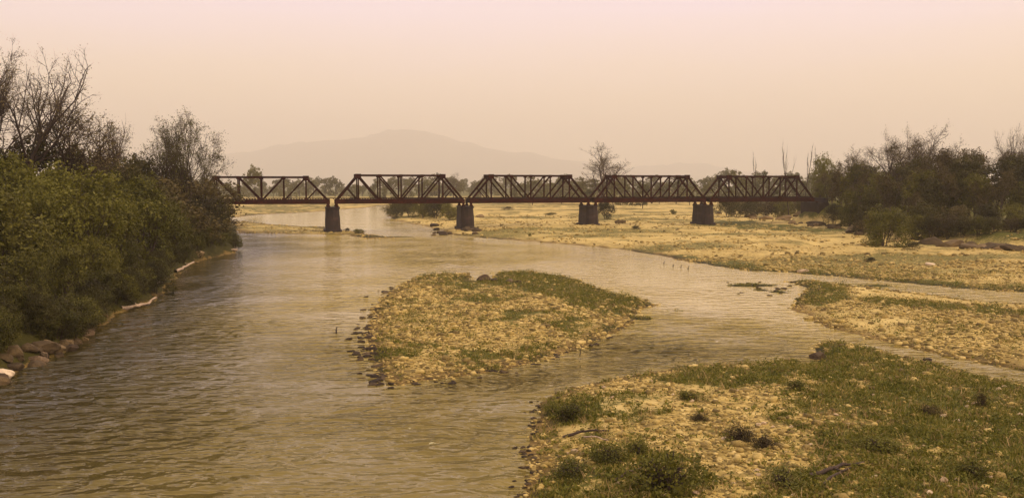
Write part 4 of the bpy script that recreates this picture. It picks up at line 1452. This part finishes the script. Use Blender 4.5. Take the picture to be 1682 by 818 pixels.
# ---------------------------------------------------------------- shrubs and dead wood on the near bar
for x, y, s, key, lab in [(935, 690, (1.0, 0.9, 0.95), 'low_shrub_0', 'rounded olive shrub near the tip of the near gravel bar'), (905, 682, (0.7, 0.6, 0.6), 'low_shrub_1', 'small olive shrub left of the rounded one near the water'), (1095, 806, (1.6, 1.3, 1.5), 'low_shrub_2', 'largest grey green shrub at the bottom of the picture'),
                          (1000, 758, (0.9, 0.8, 0.7), 'low_shrub_0', 'dark green shrub on the stony part of the near bar'), (1050, 745, (0.7, 0.7, 0.6), 'low_shrub_1', 'green shrub right of the dark green one'), (1218, 722, (0.95, 0.8, 0.7), 'low_dry_shrub_0', 'brown dry shrub in the middle of the near bar'),
                          (1255, 735, (0.7, 0.6, 0.55), 'low_dry_shrub_1', 'smaller brown dry shrub beside it in the sand'), (1613, 668, (0.55, 0.5, 0.75), 'low_dry_shrub_2', 'small dark shrub near the right picture edge'), (1525, 680, (0.7, 0.6, 0.5), 'low_dry_shrub_0', 'low brown shrub in the green right part of the near bar'),
                          (940, 780, (1.0, 0.9, 0.6), 'low_shrub_2', 'spreading green shrub near the water at the bottom'), (1130, 655, (0.7, 0.6, 0.5), 'low_shrub_0', 'small green shrub at the back of the near bar'), (1310, 640, (0.7, 0.6, 0.5), 'low_shrub_1', 'small green shrub in front of the dark rock'),
                          (1440, 740, (1.1, 1.0, 0.6), 'low_shrub_2', 'low wide green shrub in the grassy middle'), (1290, 795, (1.2, 1.0, 0.6), 'low_shrub_0', 'wide green shrub left of the dead branches'), (1600, 780, (1.0, 0.9, 0.6), 'low_shrub_1', 'green shrub towards the bottom right corner'), (1150, 690, (0.6, 0.5, 0.4), 'low_dry_shrub_1', 'tiny brown shrub on the dry stones')]:
    p = px(x, y, 0.6)
    p = px(x, y, hz(p))
    put('low_shrub', key, p, s, x * 0.7, lab, 'shrub', 'shrubs on the near gravel bar', crown='leaves', trunk='stems')
for x0, y0, x1, y1, r_, lab in [(1330, 782, 1420, 765, 0.09, 'thick dead branch lying among stones on the near bar'), (1345, 800, 1400, 772, 0.06, 'thinner dead branch crossing the thick one'), (1010, 779, 1055, 762, 0.06, 'dead branch beside the dark green shrub'), (925, 702, 1000, 700, 0.07, 'dark fallen branch near the tip of the near bar'), (955, 706, 1000, 716, 0.04, 'pale curved branch below the dark fallen one')]:
    a, b = px(x0, y0, 0.6), px(x1, y1, 0.6)
    c = (a + b) / 2
    log('dead_branch', [(a[0], a[1], hz(a) + 0.04), (c[0], c[1], hz(c) + 0.16), (b[0], b[1], hz(b) + 0.08)], r_, r_ * 0.5, BARK if 'pale' not in lab else DRIFT, lab, 'branch', 'dead branches on the near bar')

# ---------------------------------------------------------------- gravel and grass (countless)
def spread_pts(n, r0, r1, half, seed_, power=1.0):
    rs_ = np.random.default_rng(seed_)
    a = np.radians(rs_.uniform(-half, half, n))
    r_ = r0 * (r1 / r0) ** rs_.uniform(0, 1, n) if power == 0 else r0 + (r1 - r0) * rs_.uniform(0, 1, n)
    return np.stack([r_ * np.sin(a), r_ * np.cos(a)], 1), rs_


def cobbles(P_, z, s, rs_, m, name, label):
    n = len(P_)
    base = [rock_verts(np.random.default_rng(300 + i), ICO_V, 3, 0.6) for i in range(12)]
    base = np.stack(base)[rs_.integers(0, 12, n)]
    a = rs_.uniform(0, 6.28, n)
    ca_, sa_ = np.cos(a)[:, None], np.sin(a)[:, None]
    x = base[:, :, 0] * s[:, None] * 1.25
    y = base[:, :, 1] * s[:, None]
    V = np.stack([x * ca_ - y * sa_ + P_[:, 0:1], x * sa_ + y * ca_ + P_[:, 1:2], base[:, :, 2] * s[:, None] + (z + 0.12 * s)[:, None]], -1)
    Fc = ICO_F[None] + 12 * np.arange(n)[:, None, None]
    o = mesh_obj(name, V.reshape(-1, 3), Fc.reshape(-1, 3), m, None, False)
    return tag(o, label, kind='stuff')


Pg, rs_ = spread_pts(150000, 27, 130, 36, 3)
hh, DD, _ = land(Pg)
gg, ww, ss = cover(Pg, hh, DD)
rr = np.hypot(Pg[:, 0], Pg[:, 1])
bar = np.maximum.reduce([DD['isl'], DD['near'], DD['mid'], DD['right'] * (rr < 135)])
keep = (hh > -0.05) & (bar > -0.5) & (rs_.uniform(0, 1, len(Pg)) < (0.95 - 0.55 * gg) * (1 - 0.88 * ss)) & (DD['left'] < 0)
Pg, hh, rr = Pg[keep], hh[keep], rr[keep]
cl = fbm(Pg[:, 0] / 2.5, Pg[:, 1] / 2.5, 61)
sz = np.clip(rs_.lognormal(-2.62, 0.55, len(Pg)) * (0.35 + 1.35 * cl) * np.clip(rr / 60, 0.7, 1.15), 0.03, 0.36)
cobbles(Pg, hh, sz, rs_, COBBLE, 'gravel', 'rounded river cobbles strewn over the gravel bars')


Pg, rs_ = spread_pts(26000, 125, 300, 34, 8)
hh, DD, _ = land(Pg)
gg, ww, ss = cover(Pg, hh, DD)
cl = fbm(Pg[:, 0] / 6, Pg[:, 1] / 4, 63)
keep = (hh > 0.0) & (np.maximum(DD['right'], DD['spit']) > -0.3) & (DD['left'] < 0) & (rs_.uniform(0, 1, len(Pg)) < sstep(0.40, 0.62, cl))
Pg, hh = Pg[keep], hh[keep]
cobbles(Pg, hh, np.clip(rs_.lognormal(-1.75, 0.45, len(Pg)), 0.08, 0.5), rs_, COBBLE, 'gravel', 'stones strewn over the far sand flat')


def blades(P_, z, hgt, rs_, per, m, name, label, lean=0.5, wid=0.018):
    n = len(P_) * per
    k = np.repeat(np.arange(len(P_)), per)
    hgt = hgt[k] * rs_.uniform(0.5, 1.15, n)
    o_ = rs_.normal(0, 1, (n, 2)) * (0.10 + 0.12 * hgt)[:, None]
    b = np.column_stack([P_[k] + o_, z[k] - 0.02])
    a = rs_.uniform(0, 6.28, n)
    w = (wid * (0.7 + hgt))[:, None] * np.column_stack([np.cos(a), np.sin(a), np.zeros(n)])
    tip = b + np.column_stack([rs_.normal(0, lean, n) * hgt, rs_.normal(0, lean, n) * hgt, hgt])
    midp = b * 0.45 + tip * 0.55 + np.column_stack([np.zeros((n, 2)), 0.10 * hgt])
    V = np.stack([b - w, b + w, midp + w * 0.7, tip, midp - w * 0.7], 1).reshape(-1, 3)
    i = 5 * np.arange(n)[:, None]
    Fc = np.concatenate([i + np.array([[0, 1, 2]]), i + np.array([[0, 2, 4]]), i + np.array([[4, 2, 3]])], 0)
    ob = mesh_obj(name, V, Fc, m)
    return tag(ob, label, kind='stuff')


Pg, rs_ = spread_pts(76000, 27, 120, 36, 4)
hh, DD, _ = land(Pg)
gg, ww, ss = cover(Pg, hh, DD)
rr = np.hypot(Pg[:, 0], Pg[:, 1])
keep = (hh > 0.02) & (rs_.uniform(0, 1, len(Pg)) < sstep(0.25, 0.85, gg)) & (DD['left'] < 0)
Pg, hh, rr, gg = Pg[keep], hh[keep], rr[keep], gg[keep]
cl = fbm(Pg[:, 0] / 1.8, Pg[:, 1] / 1.8, 67)
blades(Pg, hh, (0.07 + 0.24 * cl * gg) * (0.8 + 0.5 * (rr < 60)), rs_, 6, GRASS_M, 'grass', 'green grass and weeds growing through the gravel', wid=0.028)
Pg, rs_ = spread_pts(26000, 27, 110, 36, 9)
hh, DD, _ = land(Pg)
gg, ww, ss = cover(Pg, hh, DD)
keep = (hh > 0.08) & (rs_.uniform(0, 1, len(Pg)) < 0.16 * sstep(0.1, 0.4, gg)) & (DD['left'] < 0)
blades(Pg[keep], hh[keep], 0.2 + 0.3 * rs_.uniform(0, 1, keep.sum()), rs_, 5, STRAW_M, 'dry_grass', 'dry straw coloured grass stalks among the green', wid=0.016)

# broad-leaved weeds: dotted over the bars, thick where it is green
Pg, rs_ = spread_pts(170000, 27, 118, 36, 14)
hh, DD, _ = land(Pg)
gg, ww, ss = cover(Pg, hh, DD)
rr = np.hypot(Pg[:, 0], Pg[:, 1])
cl = fbm(Pg[:, 0] / 0.9, Pg[:, 1] / 0.9, 97)
bars = np.maximum.reduce([DD['isl'], DD['near'], DD['mid'], DD['right']])
keep = (hh > 0.05) & (bars > 0.3) & (DD['left'] < 0) & (rs_.uniform(0, 1, len(Pg)) < (0.08 + 0.62 * gg) * sstep(0.36, 0.62, cl) * (1 - 0.7 * ss))
Pg, hh, rr, gg = Pg[keep], hh[keep], rr[keep], gg[keep]
k = np.repeat(np.arange(len(Pg)), 9)
wr = (0.07 + 0.10 * rs_.uniform(0, 1, len(Pg)))[k] * np.clip(rr / 50, 0.8, 1.6)[k]
C = np.column_stack([Pg[k] + rs_.normal(0, 1, (len(k), 2)) * wr[:, None], hh[k] + 0.03 + np.abs(rs_.normal(0, 1, len(k))) * wr * 0.9])
V, Fq = leaves(C, 0.055, rs_, flat=0.8)
tag(mesh_obj('weeds', V, Fq, LEAF_WEED), 'low broad-leaved weeds dotted over the gravel', kind='stuff')

# ---------------------------------------------------------------- haze
def make_haze():
    m = bpy.data.materials.new('haze_air')
    m.use_nodes = True
    nt = m.node_tree
    for n in list(nt.nodes):
        nt.nodes.remove(n)
    out = nt.nodes.new('ShaderNodeOutputMaterial')
    v = nt.nodes.new('ShaderNodeVolumePrincipled')
    v.inputs['Color'].default_value = (0.99, 0.94, 0.80, 1)
    v.inputs['Density'].default_value = 0.00019
    v.inputs['Anisotropy'].default_value = 0.2
    nt.links.new(v.outputs[0], out.inputs['Volume'])
    V, Fc = boxv(-17600, 17600, -17600, 17600, -6.0, 1120.0)
    o = mesh_obj('haze', V, Fc, m)
    tag(o, 'pale dusty haze in the air', kind='stuff')


make_haze()
